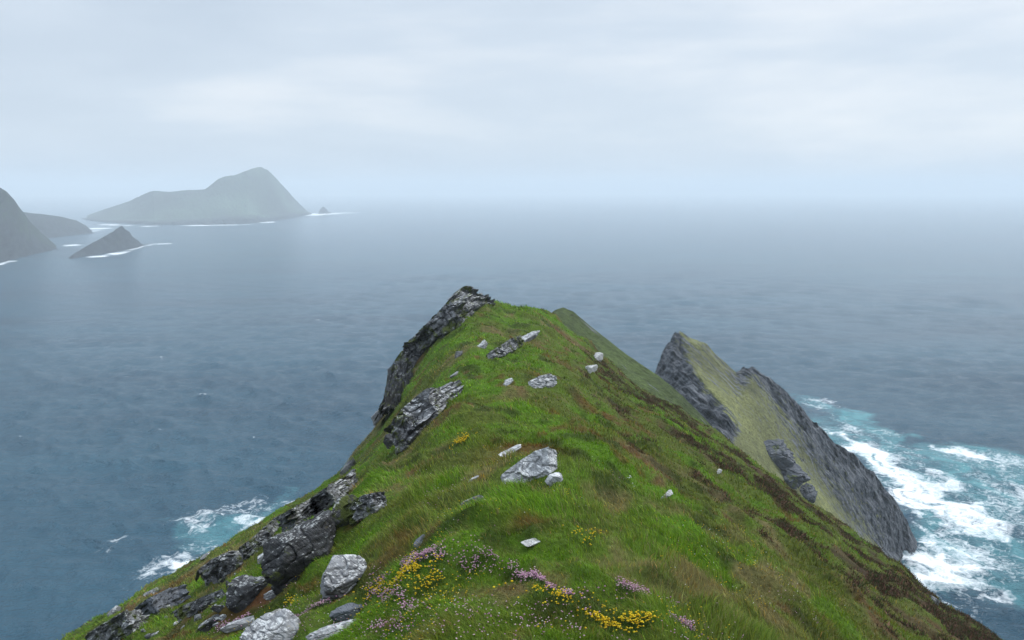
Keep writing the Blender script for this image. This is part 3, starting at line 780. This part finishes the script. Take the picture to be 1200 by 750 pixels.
for i, (u, v) in enumerate(LEFT_STONES):
    if i < 4:
        o = R_((u - 4.5, v + 2, u + 4.5, v - 2), .7, 6.5, [M_MID, M_PALE, M_MID, M_DARK][i], 'small_stone', 'small loose stone, one of many lying in the grass of the left slope', 'stone', kind='boulder', group='small loose stones down the left slope', lift=.2, sub=4); protos.append(o)
    else:
        src = protos[i % 4]; c = src.copy(); COL.objects.link(c); c.location = hit(u, v); c.rotation_euler = (0, 0, rgs.uniform(0, 6.28)); k = rgs.uniform(.6, 1.7) * c.location.y / src.location.y; c.scale = (k, k, k)
# crags along the left brow
crag([(460, 538, 456, 502), (475, 528, 463, 488), (487, 514, 474, 475), (500, 501, 487, 465), (512, 489, 500, 455), (525, 474, 514, 455), (538, 463, 528, 447), (546, 453, 541, 445)], 3.4, .42, M_STACK, 'crag', 'tilted stack of black and white slabs halfway up the ridge', group=G3, seed=11)
R_((454, 528, 474, 516), .8, 36, M_DARK, 'rock_block', 'black overhanging block at the lower end of the halfway crag', kind='boulder', group=G3, lift=.05)
crag([(528, 391, 514, 364), (541, 382, 528, 350), (552, 371, 539, 338), (560, 362, 547, 341), (565, 359, 556, 347), (572, 357, 562, 344), (582, 358, 574, 351)], 2.6, .42, M_STACK, 'summit_crag', 'jagged summit crag, highest rock on the near ridge', group=G3, seed=23, rough=1.3)
crag([(478, 430, 464, 420), (489, 418, 475, 406), (501, 407, 490, 390), (515, 399, 501, 379), (530, 389, 516, 362)], 2.2, .45, M_STACK, 'crag', 'long pale-streaked slab running down below the summit crag', group=G3, seed=37)
crag([(455, 484, 444, 482), (463, 480, 450, 472), (470, 464, 457, 461), (484, 441, 461, 446), (481, 430, 464, 421)], 2.6, .55, M_DARK, 'crag', 'dark stepped cliff edge below the pale-streaked slab', group=G3, seed=41, rough=1.2)
R_((438, 500, 462, 476), .5, 16, M_PALE, 'rock_slab', 'pale slab poking over the brow below the dark stepped edge', n=2, group=G3, lift=.2)
R_((402, 566, 422, 540), .45, 16, M_MID, 'rock_slab', 'dark slab on the skyline of the left brow above the pale-topped blocks', n=2, group=G3, lift=.2)
# stones in the turf of the ridge
crag([(577, 421, 573, 413), (590, 418, 586, 405), (602, 412, 598, 397), (614, 404, 611, 392)], 1.6, .42, M_STACK, 'rock_slab', 'long slab with a black underside high on the ridge', 'rock', group=G4, seed=97, tback=.25)
R_((600, 408, 632, 392), .35, 8, M_PALE, 'rock_slab', 'pale flat slab above the black-bottomed slab', group=G4, lift=.2)
R_((556, 418, 573, 400), .4, 9, M_PALE, 'rock_slab', 'narrow pale slab left of the black-bottomed slab', group=G4, lift=.2)
R_((533, 423, 543, 414), .5, 8, M_MID, 'stone', 'small dark stone in the grass below the summit crag', kind='boulder', group=G4, lift=.2, sub=4)
R_((528, 445, 542, 436), .5, 6, M_PALE, 'stone', 'small pale stone just above the halfway crag', group=G4, lift=.2, sub=4)
crag([(624, 455, 621, 446), (636, 456, 633, 440), (646, 455, 644, 438), (655, 450, 653, 441)], 3.0, .30, M_BRIGHT, 'rubble', 'patch of broken white stones in rusty turf near the crest', 'rock', group=G4, seed=103, tback=.2, rough=1.5, inset=.3)
R_((588, 455, 600, 448), .6, 7, M_PALE, 'stone', 'small white stone left of the broken white stones', kind='boulder', group=G4, lift=.2, sub=4)
R_((686, 436, 697, 430), .7, 10, M_WHITE, 'quartz_stone', 'bright white stone with a dark hollow, right of the broken stones', kind='boulder', group=G4, lift=.08, sub=4)
R_((694, 422, 704, 418), .7, 9, M_WHITE, 'quartz_stone', 'white stone on the right-hand brow above the other white stone', kind='boulder', group=G4, lift=.08, sub=4)
crag([(588, 568, 585, 558), (600, 568, 597, 549), (614, 567, 610, 539), (628, 562, 626, 529), (644, 556, 641, 524), (656, 548, 655, 529)], 1.8, .21, M_BRIGHT, 'outcrop', 'large pale layered outcrop in the centre of the ridge', 'rock', group=G4, seed=55, tback=.25, rough=.7, inset=.22)
R_((638, 568, 662, 559), .55, 14, M_BRIGHT, 'rock_block', 'squarish white block at the right foot of the large central outcrop', group=G4, lift=.12, kind='boulder')
R_((578, 544, 606, 528), .35, 9, M_BRIGHT, 'rock_slab', 'narrow pale slab in rusty turf behind the large central outcrop', group=G4, lift=.25)
R_((548, 567, 564, 560), .5, 7, M_PALE, 'stone', 'small grey stone left of the central outcrop', group=G4, lift=.2, sub=4)
R_((532, 602, 566, 586), .35, 12, M_PALE, 'rock_slab', 'row of thin grey slabs below the central outcrop', n=2, group=G4, lift=.2)
R_((487, 646, 501, 628), .5, 12, M_BLUE, 'stone', 'upright bluish stone above the pink thrift cushion', group=G4, lift=.2)
R_((614, 639, 636, 634), .6, 9, M_WHITE, 'quartz_stone', 'lone small white stone in the middle of the near grass', kind='boulder', group=G4, lift=.08, sub=4)
R_((777, 583, 789, 579), .7, 8, M_WHITE, 'quartz_stone', 'white stone in the grass of the right slope, lower of two', kind='boulder', group=G4, lift=.08, sub=4)
R_((838, 556, 846, 552), .7, 8, M_WHITE, 'quartz_stone', 'white stone in the grass of the right slope, upper of two', kind='boulder', group=G4, lift=.08, sub=4)
R_((1088, 700, 1098, 710), .5, 11, M_PALE, 'stone', 'pale stone on the brow of the right slope against the surf', group=G4, lift=.08, sub=4)
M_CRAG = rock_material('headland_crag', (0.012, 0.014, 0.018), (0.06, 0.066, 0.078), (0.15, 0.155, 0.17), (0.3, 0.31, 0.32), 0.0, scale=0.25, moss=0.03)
R_((878, 530, 926, 524), .9, 34, M_CRAG, 'crag', 'blue-black crag jutting from the green shoulder of the far headland', 'crag', kind='boulder', depth='headland', group=G5, lift=-.12, tilt=.2, rough=2.0, sub=6)
R_((900, 548, 944, 556), .9, 26, M_CRAG, 'crag', 'low dark crag just below the blue-black crag on the far headland', 'crag', kind='boulder', depth='headland', group=G5, lift=-.12, tilt=.3, rough=2.0, sub=6)
R_((934, 584, 954, 570), .9, 24, M_CRAG, 'crag', 'dark notched block at the lower right end of the headland crags', 'crag', kind='boulder', depth='headland', rough=1.7, group=G5, lift=-.08)
print('rocks', time.time() - T0)
NBLADE = 620000
# ------------------------------------------------------------------ grass, heather, flowers
def rock_mask(x, y, z, margin):
    """True where a point of the turf lies under a rock"""
    bad = np.zeros(len(x), bool)
    for w, f_, pos, rad in ROCKS:
        near = np.nonzero((np.abs(x - pos[0]) < rad) & (np.abs(y - pos[1]) < rad))[0]
        if not len(near): continue
        tree = BVHTree.FromPolygons(w.tolist(), f_.tolist())
        for i in near:
            h = tree.ray_cast(Vector((x[i], y[i], z[i] + 6)), Vector((0, 0, -1)), 6 - margin)
            if h[0] is not None: bad[i] = True
    return bad

def slope_dir(x, y, r):
    e = np.maximum(0.25, r * 0.03)
    gx = (land_z(x + e, y, False) - land_z(x - e, y, False)) / (2 * e); gy = (land_z(x, y + e, False) - land_z(x, y - e, False)) / (2 * e)
    return -gx, -gy

def build_grass(N):
    rg = np.random.default_rng(21)
    phi = rg.uniform(math.radians(-44), math.radians(44), N)
    R = np.interp(phi, PHI, TR)
    r = np.exp(rg.uniform(np.log(3.0), np.log(R + 3.0)))
    x = r * np.sin(phi); y = r * np.cos(phi)
    dry, lush, heath, rust, q = turf_masks(x, y)
    keep = rg.random(N) > 0.55 * heath
    x, y, r, phi, dry, lush, heath, rust = [a[keep] for a in (x, y, r, phi, dry, lush, heath, rust)]
    z = land_z(x, y)
    bad = rock_mask(x, y, z, 0.03)
    x, y, z, r, phi, dry, lush, heath, rust = [a[~bad] for a in (x, y, z, r, phi, dry, lush, heath, rust)]
    n = len(x)
    c = turf_color(x, y)
    tus = fbm2(x / 0.9, y / 0.9, 3, 91); tb = fbm2(x / 3.0, y / 3.0, 2, 97)
    ln = (0.095 + 0.085 * sst(-.1, .8, tus) + 0.05 * sst(0.1, .8, tb)) * rg.uniform(0.6, 1.35, n) * (1 - .35 * heath) * (1 - 0.2 * dry) * (0.75 + 0.25 * sst(4, 9, r))
    wd = np.maximum(0.0042, r * 0.00105) * rg.uniform(.7, 1.3, n)
    for w_, f__, pos, rad in ROCKS:
        if rad > 1.3: continue
        d_ = np.hypot(x - pos[0], y - pos[1]) / max(rad * 1.25, .1); nr = d_ < 1.7
        ln[nr] *= 0.66 + 0.34 * sst(0.8, 1.7, d_[nr])
    sx, sy = slope_dir(x, y, r)
    a0 = fbm2(x / 2.2, y / 2.2, 2, 103) * 1.3
    lean = 0.55 + 0.35 * fbm2(x / 1.1, y / 1.1, 2, 109)
    wx = -np.cos(a0) * lean + 0.45 * sx; wy = -np.sin(a0) * lean - 0.15 + 0.45 * sy
    rx = rg.normal(0, .34, n); ry = rg.normal(0, .34, n)
    lx, ly = wx + rx, wy + ry
    th = rg.uniform(0, 2 * math.pi, n); bx, by = np.cos(th), np.sin(th)
    # blades mostly show their face to the slope, some edge on
    P = np.stack([x, y, z - 0.02], 1)
    up = np.array([0, 0, 1.0])
    t1 = np.stack([lx * 0.35, ly * 0.35, np.ones(n)], 1); t1 /= np.linalg.norm(t1, axis=1)[:, None]
    t2 = np.stack([lx * 1.5, ly * 1.5, np.full(n, .75)], 1); t2 /= np.linalg.norm(t2, axis=1)[:, None]
    side = np.stack([bx, by, np.zeros(n)], 1)
    m = P + t1 * (ln * .5)[:, None]; tip = m + t2 * (ln * .55)[:, None]
    h = side * (wd * .5)[:, None]
    V = np.stack([P - h, P + h, m + h * .8, m - h * .8, tip], 1).reshape(-1, 3)
    i = np.arange(n) * 5
    quads = np.stack([i, i + 1, i + 2, i + 3], 1); tris = np.stack([i + 3, i + 2, i + 4], 1)
    var = rg.lognormal(0, .28, n)
    straw = rg.random(n) < (0.05 + 0.22 * dry)
    c = c * var[:, None]
    c[straw] = np.array([0.24, 0.20, 0.085]) * rg.uniform(.7, 1.3, straw.sum())[:, None]
    yel = rg.random(n) < 0.12; c[yel] = c[yel] * np.array([1.5, 1.15, .8])
    o = np_mesh('grass', V, quads, tris, [M_BLADE], True, {'tint': np.repeat(c, 5, 0)})
    tag(o, kind='stuff'); print('blades', n)
build_grass(NBLADE)
print('grass', time.time() - T0)

def build_heather():
    rg = np.random.default_rng(33)
    N = 40000
    phi = rg.uniform(math.radians(3), math.radians(42), N); R = np.interp(phi, PHI, TR)
    r = R * rg.uniform(.35, 1.01, N); x = r * np.sin(phi); y = r * np.cos(phi)
    _, _, heath, _, _ = turf_masks(x, y)
    clump = fbm2(x / 1.6, y / 1.6, 3, 203)
    k = (heath > 0.22) & (clump > -0.20) & (rg.random(N) < heath)
    x, y, r = x[k][:6000], y[k][:6000], r[k][:6000]
    m = 40; n = len(x) * m
    size = rg.uniform(.08, .27, len(x))
    X = np.repeat(x, m) + rg.normal(0, .5, n) * np.repeat(size, m); Y = np.repeat(y, m) + rg.normal(0, .5, n) * np.repeat(size, m)
    Z = land_z(X, Y); hgt = np.repeat(size, m) * rg.uniform(.3, 1.1, n)
    D = rg.normal(0, .6, (n, 3)); D[:, 2] = 1; D /= np.linalg.norm(D, axis=1)[:, None]
    P = np.stack([X, Y, Z], 1) + D * (hgt * rg.uniform(0, .5, n))[:, None]
    s = rg.normal(size=(n, 3)); s /= np.linalg.norm(s, axis=1)[:, None]
    w = (np.repeat(size, m) * .09 * rg.uniform(.6, 1.5, n))[:, None]
    V = np.stack([P - s * w, P + s * w, P + D * (hgt * .6)[:, None]], 1).reshape(-1, 3)
    c = np.array([0.092, 0.050, 0.032]) * rg.lognormal(0, .45, n)[:, None]
    g = rg.random(n) < .34; c[g] = np.array([.05, .07, .02])
    o = np_mesh('heather', V, None, np.arange(n * 3).reshape(-1, 3), [M_TWIG], False, {'tint': np.repeat(c, 3, 0)})
    tag(o, kind='stuff')
build_heather()

OCT_V = np.array([(1, 0, 0), (-1, 0, 0), (0, 1, 0), (0, -1, 0), (0, 0, 1), (0, 0, -1)], float)
OCT_F = np.array([(0, 2, 4), (2, 1, 4), (1, 3, 4), (3, 0, 4), (2, 0, 5), (1, 2, 5), (3, 1, 5), (0, 3, 5)])
def heads(P, rad, cols, flat=.75):
    n = len(P)
    V = (P[:, None, :] + OCT_V[None] * (rad[:, None, None] * np.array([1, 1, flat]))).reshape(-1, 3)
    Fc = (OCT_F[None] + (np.arange(n) * 6)[:, None, None]).reshape(-1, 3)
    return V, Fc, np.repeat(cols, 6, 0)

PINKS = np.array([(.50, .26, .38), (.62, .38, .48), (.66, .48, .52), (.45, .22, .36)])
YELS = np.array([(.72, .50, .015), (.75, .58, .03), (.62, .40, .01)])
def flower_bed(name, label, cat, p1, p2, width, n, pal, rad, hgt, group, cushion):
    rg = np.random.default_rng(500 + int(p1[0]) * 3 + int(p1[1]))
    a = hit(*p1); b = hit(*p2); L = b - a; ln = L.length
    n = int(n * 2.3); rad = rad * 1.1
    t = rg.normal(.5, .24, n); t = np.where(rg.random(n) < .6, rg.uniform(0, 1, n), t); s = rg.normal(0, .42, n) * width; st_ = rg.random(n) < .13; s[st_] *= 2.6; t[st_] = rg.normal(.5, .6, st_.sum())
    ux, uy = L.x / max(ln, .01), L.y / max(ln, .01)
    x = a.x + L.x * t - uy * s; y = a.y + L.y * t + ux * s
    cl = fbm2(x / .16, y / .16, 2, 601) ; k = cl > -0.25; x, y = x[k], y[k]; n = len(x)
    z = land_z(x, y)
    root = bpy.data.objects.new(name, None); COL.objects.link(root); c0 = (a + b) / 2; root.location = c0; root.empty_display_size = .1
    tag(root, label, cat, group)
    h = hgt * rg.uniform(.65, 1.25, n); ox = rg.normal(0, .02, n); oy = rg.normal(0, .02, n)
    P = np.stack([x + ox, y + oy, z + h], 1) - np.array(c0[:])
    col = pal[rg.integers(0, len(pal), n)] * rg.uniform(.8, 1.15, n)[:, None]
    V, Fc, C = heads(P, rad * rg.uniform(.7, 1.25, n), col)
    o = np_mesh('blossom', V, None, Fc, [M_PETAL], True, {'tint': C}); o.parent = root; tag(o, kind='stuff')
    B = np.stack([x, y, z - .02], 1) - np.array(c0[:]); w = .0016
    V = np.stack([B + [w, 0, 0], B - [w, 0, 0], P], 1).reshape(-1, 3)
    o = np_mesh('stem', V, None, np.arange(len(V)).reshape(-1, 3), [M_BLADE], True, {'tint': np.tile([.06, .10, .03], (len(V), 1))}); o.parent = root; tag(o, kind='stuff')
    # leaf cushion
    m = n * cushion; i = rg.integers(0, n, m)
    Q = np.stack([x[i] + rg.normal(0, .035, m), y[i] + rg.normal(0, .035, m), 0 * x[i]], 1); Q[:, 2] = land_z(Q[:, 0], Q[:, 1]) + rg.uniform(0, .06, m); Q -= np.array(c0[:])
    D = rg.normal(0, .6, (m, 3)); D[:, 2] = 1; D *= (.05 * rg.uniform(.6, 1.3, m) / np.linalg.norm(D, axis=1))[:, None]
    sd_ = rg.normal(size=(m, 3)); sd_ *= (.004 / np.linalg.norm(sd_, axis=1))[:, None]
    V = np.stack([Q - sd_, Q + sd_, Q + D], 1).reshape(-1, 3)
    cc = np.array([.055, .095, .028]) * rg.lognormal(0, .3, m)[:, None]
    o = np_mesh('foliage', V, None, np.arange(len(V)).reshape(-1, 3), [M_BLADE], True, {'tint': np.repeat(cc, 3, 0)}); o.parent = root; tag(o, kind='stuff')
FG = 'cushions of pink thrift'; FY = 'patches of yellow flowers'
fb = flower_bed
fb('thrift_cushion', 'dense pink thrift cushion under the upright bluish stone', 'flowers', (468, 668), (520, 656), .22, 230, PINKS, .011, .09, FG, 6)
fb('thrift_cushion', 'faint pink thrift in dry turf between the bluish stone and the long pink strip', 'flowers', (540, 668), (580, 660), .16, 110, PINKS, .010, .08, FG, 5)
fb('thrift_cushion', 'long narrow strip of pink thrift slanting across the near grass', 'flowers', (600, 666), (682, 712), .07, 260, PINKS, .011, .10, FG, 5)
fb('thrift_cushion', 'bright pink thrift bordering the dense yellow flowers from below', 'flowers', (432, 692), (492, 718), .09, 200, PINKS, .012, .09, FG, 5)
fb('thrift_cushion', 'pale pink thrift behind the yellow flowers at the bottom centre', 'flowers', (725, 694), (785, 704), .14, 170, PINKS, .010, .10, FG, 5)
fb('thrift_cushion', 'pink thrift growing over the long pale slab', 'flowers', (256, 740), (304, 722), .14, 170, PINKS, .013, .10, FG, 4)
fb('thrift_cushion', 'withered pinkish thrift at the bottom edge right of the yellow flowers', 'flowers', (785, 728), (822, 746), .10, 120, PINKS * .9, .010, .09, FG, 5)
fb('thrift_cushion', 'few pink thrift heads at the right foot of the lichen-spotted boulder', 'flowers', (436, 672), (452, 686), .10, 70, PINKS, .011, .09, FG, 5)
fb('thrift_cushion', 'pale sparse thrift below the dark blue-grey stone', 'flowers', (440, 735), (480, 745), .2, 110, PINKS, .010, .08, FG, 5)
fb('thrift_cushion', 'pale pink thrift between the rounded pale boulder and the lichen-spotted boulder', 'flowers', (346, 722), (388, 712), .14, 110, PINKS, .011, .09, FG, 5)
fb('yellow_flower_patch', 'dense bright yellow flowers right of the lichen-spotted boulder', 'flowers', (436, 692), (512, 694), .26, 300, YELS, .013, .10, FY, 5)
fb('yellow_flower_patch', 'bright yellow flowers at the bottom centre in front of pale thrift', 'flowers', (694, 732), (760, 728), .16, 210, YELS, .012, .10, FY, 5)
fb('yellow_flower_patch', 'loose yellow flowers below the long pink strip', 'flowers', (628, 704), (688, 706), .2, 90, YELS, .010, .11, FY, 5)
fb('yellow_flower_patch', 'single clump of yellow flowers on the rusty turf by the black boulder', 'flowers', (336, 707), (346, 707), .06, 26, YELS, .014, .10, FY, 5)
fb('yellow_flower_patch', 'small yellow flowers high in the grass left of the central outcrop', 'flowers', (534, 524), (548, 514), .14, 60, YELS, .016, .14, FY, 4)
fb('yellow_flower_patch', 'few yellow flowers in the grass right of the lone white stone', 'flowers', (680, 628), (700, 640), .25, 40, YELS, .011, .13, FY, 4)
fb('white_flower_tuft', 'tuft of small white flowers on the grassy right of the central outcrop', 'flowers', (732, 562), (740, 572), .10, 34, np.array([(.7, .72, .68), (.6, .65, .55)]), .016, .16, None, 4)

def build_wildflowers():
    rg = np.random.default_rng(44); N = 9500
    phi = rg.uniform(math.radians(-24), math.radians(30), N); r = np.exp(rg.uniform(np.log(3.6), np.log(17), N))
    x = r * np.sin(phi); y = r * np.cos(phi)
    k = fbm2(x / 1.1, y / 1.1, 3, 651) > 0.12; x, y, r = x[k], y[k], r[k]; n = len(x)
    z = land_z(x, y); bad = rock_mask(x, y, z, 0.03); x, y, z = x[~bad], y[~bad], z[~bad]; n = len(x)
    sel = fbm2(x / 1.6 + 5, y / 1.6, 2, 661)
    pal = np.where((sel > .05)[:, None], PINKS[rg.integers(0, 4, n)] * 1.02, YELS[rg.integers(0, 3, n)]); w = rg.random(n) < .15; pal[w] = (.66, .66, .6)
    V, Fc, C = heads(np.stack([x, y, z + rg.uniform(.08, .2, n)], 1), .0085 * rg.uniform(.6, 1.25, n), pal)
    o = np_mesh('wildflowers', V, None, Fc, [M_PETAL], True, {'tint': C}); tag(o, kind='stuff')
build_wildflowers()
print('plants', time.time() - T0)
# ------------------------------------------------------------------ air
def build_haze():
    bm = bmesh.new(); bmesh.ops.create_cube(bm, size=1.0)
    L, top, bot = 34000.0, 232.0, -6.0
    for v in bm.verts: v.co = Vector((v.co.x * L, v.co.y * L, bot + (v.co.z + 0.5) * (top - bot)))
    me = bpy.data.meshes.new('haze'); bm.to_mesh(me); bm.free()
    m, nt, out = new_mat('haze_air')
    p = nt.nodes.new('ShaderNodeVolumePrincipled'); p.inputs['Color'].default_value = (0.86, 0.942, 1.0, 1); p.inputs['Density'].default_value = HAZE
    p.inputs['Anisotropy'].default_value = 0.0
    nt.links.new(p.outputs[0], out.inputs['Volume']); me.materials.append(m)
    o = bpy.data.objects.new('haze', me); COL.objects.link(o); tag(o, kind='stuff')
HAZE = 0.00026
build_haze()

# ------------------------------------------------------------------ sky, sun, camera
SUN_EL, SUN_AZ = 44.0, 70.0     # azimuth measured from straight ahead towards the right
def build_sky():
    w = bpy.data.worlds.new('World'); S.world = w; w.use_nodes = True
    nt = w.node_tree; nt.nodes.clear(); b = NB(nt)
    out = nt.nodes.new('ShaderNodeOutputWorld')
    sky = nt.nodes.new('ShaderNodeTexSky'); sky.sky_type = 'NISHITA'; sky.sun_disc = False
    sky.sun_elevation = math.radians(SUN_EL); sky.sun_rotation = math.radians(SUN_AZ); sky.air_density = 1.0; sky.dust_density = 2.0
    bg1 = nt.nodes.new('ShaderNodeBackground'); bg1.inputs['Strength'].default_value = 0.10; b.l(sky.outputs[0], bg1.inputs['Color'])
    tc = nt.nodes.new('ShaderNodeTexCoord').outputs['Generated']
    # layered stratus: noise on the view direction flattened into bands
    n1 = b.noise(b.mapping(tc, scale=(1.2, 1.2, 6.0)), 1.6, 5, 0.5, 0.3)
    n2_ = b.noise(b.mapping(tc, scale=(2.2, 2.2, 9.0)), 2.5, 4, 0.5)
    f = b.math('ADD', b.math('MULTIPLY', n1, 0.75), b.math('MULTIPLY', n2_, 0.25))
    # the cloud is thinner, so brighter, towards the sun
    dp = nt.nodes.new('ShaderNodeVectorMath'); dp.operation = 'DOT_PRODUCT'
    az, el = math.radians(SUN_AZ - 25), math.radians(42)
    dp.inputs[1].default_value = (math.sin(az) * math.cos(el), math.cos(az) * math.cos(el), math.sin(el))
    b.l(tc, dp.inputs[0])
    thin = b.ramp(dp.outputs['Value'], [(0.45, 0.0), (1.0, 1.0)])
    f2 = b.math('ADD', f, b.math('MULTIPLY', thin, 0.22))
    col = b.ramp(f2, [(0.32, (0.535, 0.625, 0.735)), (0.56, (0.64, 0.725, 0.825)), (0.84, (0.95, 0.965, 0.985))])
    sx = nt.nodes.new('ShaderNodeSeparateXYZ'); b.l(tc, sx.inputs[0])
    zen = b.math('ADD', 1.0, b.math('MULTIPLY', b.ramp(sx.outputs['Z'], [(0.25, 0.0), (0.9, 1.0)]), 1.5))   # overcast: zenith about twice the horizon
    bg2 = nt.nodes.new('ShaderNodeBackground'); b.l(zen, bg2.inputs['Strength']); b.l(col, bg2.inputs['Color'])
    mx = nt.nodes.new('ShaderNodeMixShader'); mx.inputs[0].default_value = 0.88
    b.l(bg1.outputs[0], mx.inputs[1]); b.l(bg2.outputs[0], mx.inputs[2]); b.l(mx.outputs[0], out.inputs['Surface'])
build_sky()
ld = bpy.data.lights.new('sun', 'SUN'); ld.energy = 1.5; ld.angle = math.radians(14); ld.color = (1.0, 0.97, 0.94)
lo = bpy.data.objects.new('sun', ld); COL.objects.link(lo)
sd = Vector((math.sin(math.radians(SUN_AZ)) * math.cos(math.radians(SUN_EL)), math.cos(math.radians(SUN_AZ)) * math.cos(math.radians(SUN_EL)), math.sin(math.radians(SUN_EL))))
lo.rotation_euler = (-sd).to_track_quat('-Z', 'Y').to_euler()

cd = bpy.data.cameras.new('camera'); cam = bpy.data.objects.new('camera', cd); COL.objects.link(cam)
cd.sensor_fit = 'HORIZONTAL'; cd.sensor_width = 36.0; cd.lens = 36.0 * F / 1200.0
cd.clip_start = 0.1; cd.clip_end = 60000
cam.location = (0, 0, H); cam.rotation_euler = (math.radians(90) - PITCH, 0, 0)
S.camera = cam

S.view_settings.view_transform = 'Standard'; S.view_settings.look = 'None'; S.view_settings.gamma = 1.0; S.view_settings.use_curve_mapping = False
S.view_settings.exposure = 0.15
S.render.resolution_x = 1024; S.render.resolution_y = 640
S.cycles.use_denoising = True; S.cycles.denoiser = 'OPENIMAGEDENOISE'; S.cycles.denoising_input_passes = 'RGB_ALBEDO_NORMAL'; S.cycles.denoising_prefilter = 'ACCURATE'
S.cycles.max_bounces = 5; S.cycles.diffuse_bounces = 2; S.cycles.glossy_bounces = 2; S.cycles.transmission_bounces = 2; S.cycles.volume_bounces = 3
print('done', time.time() - T0)
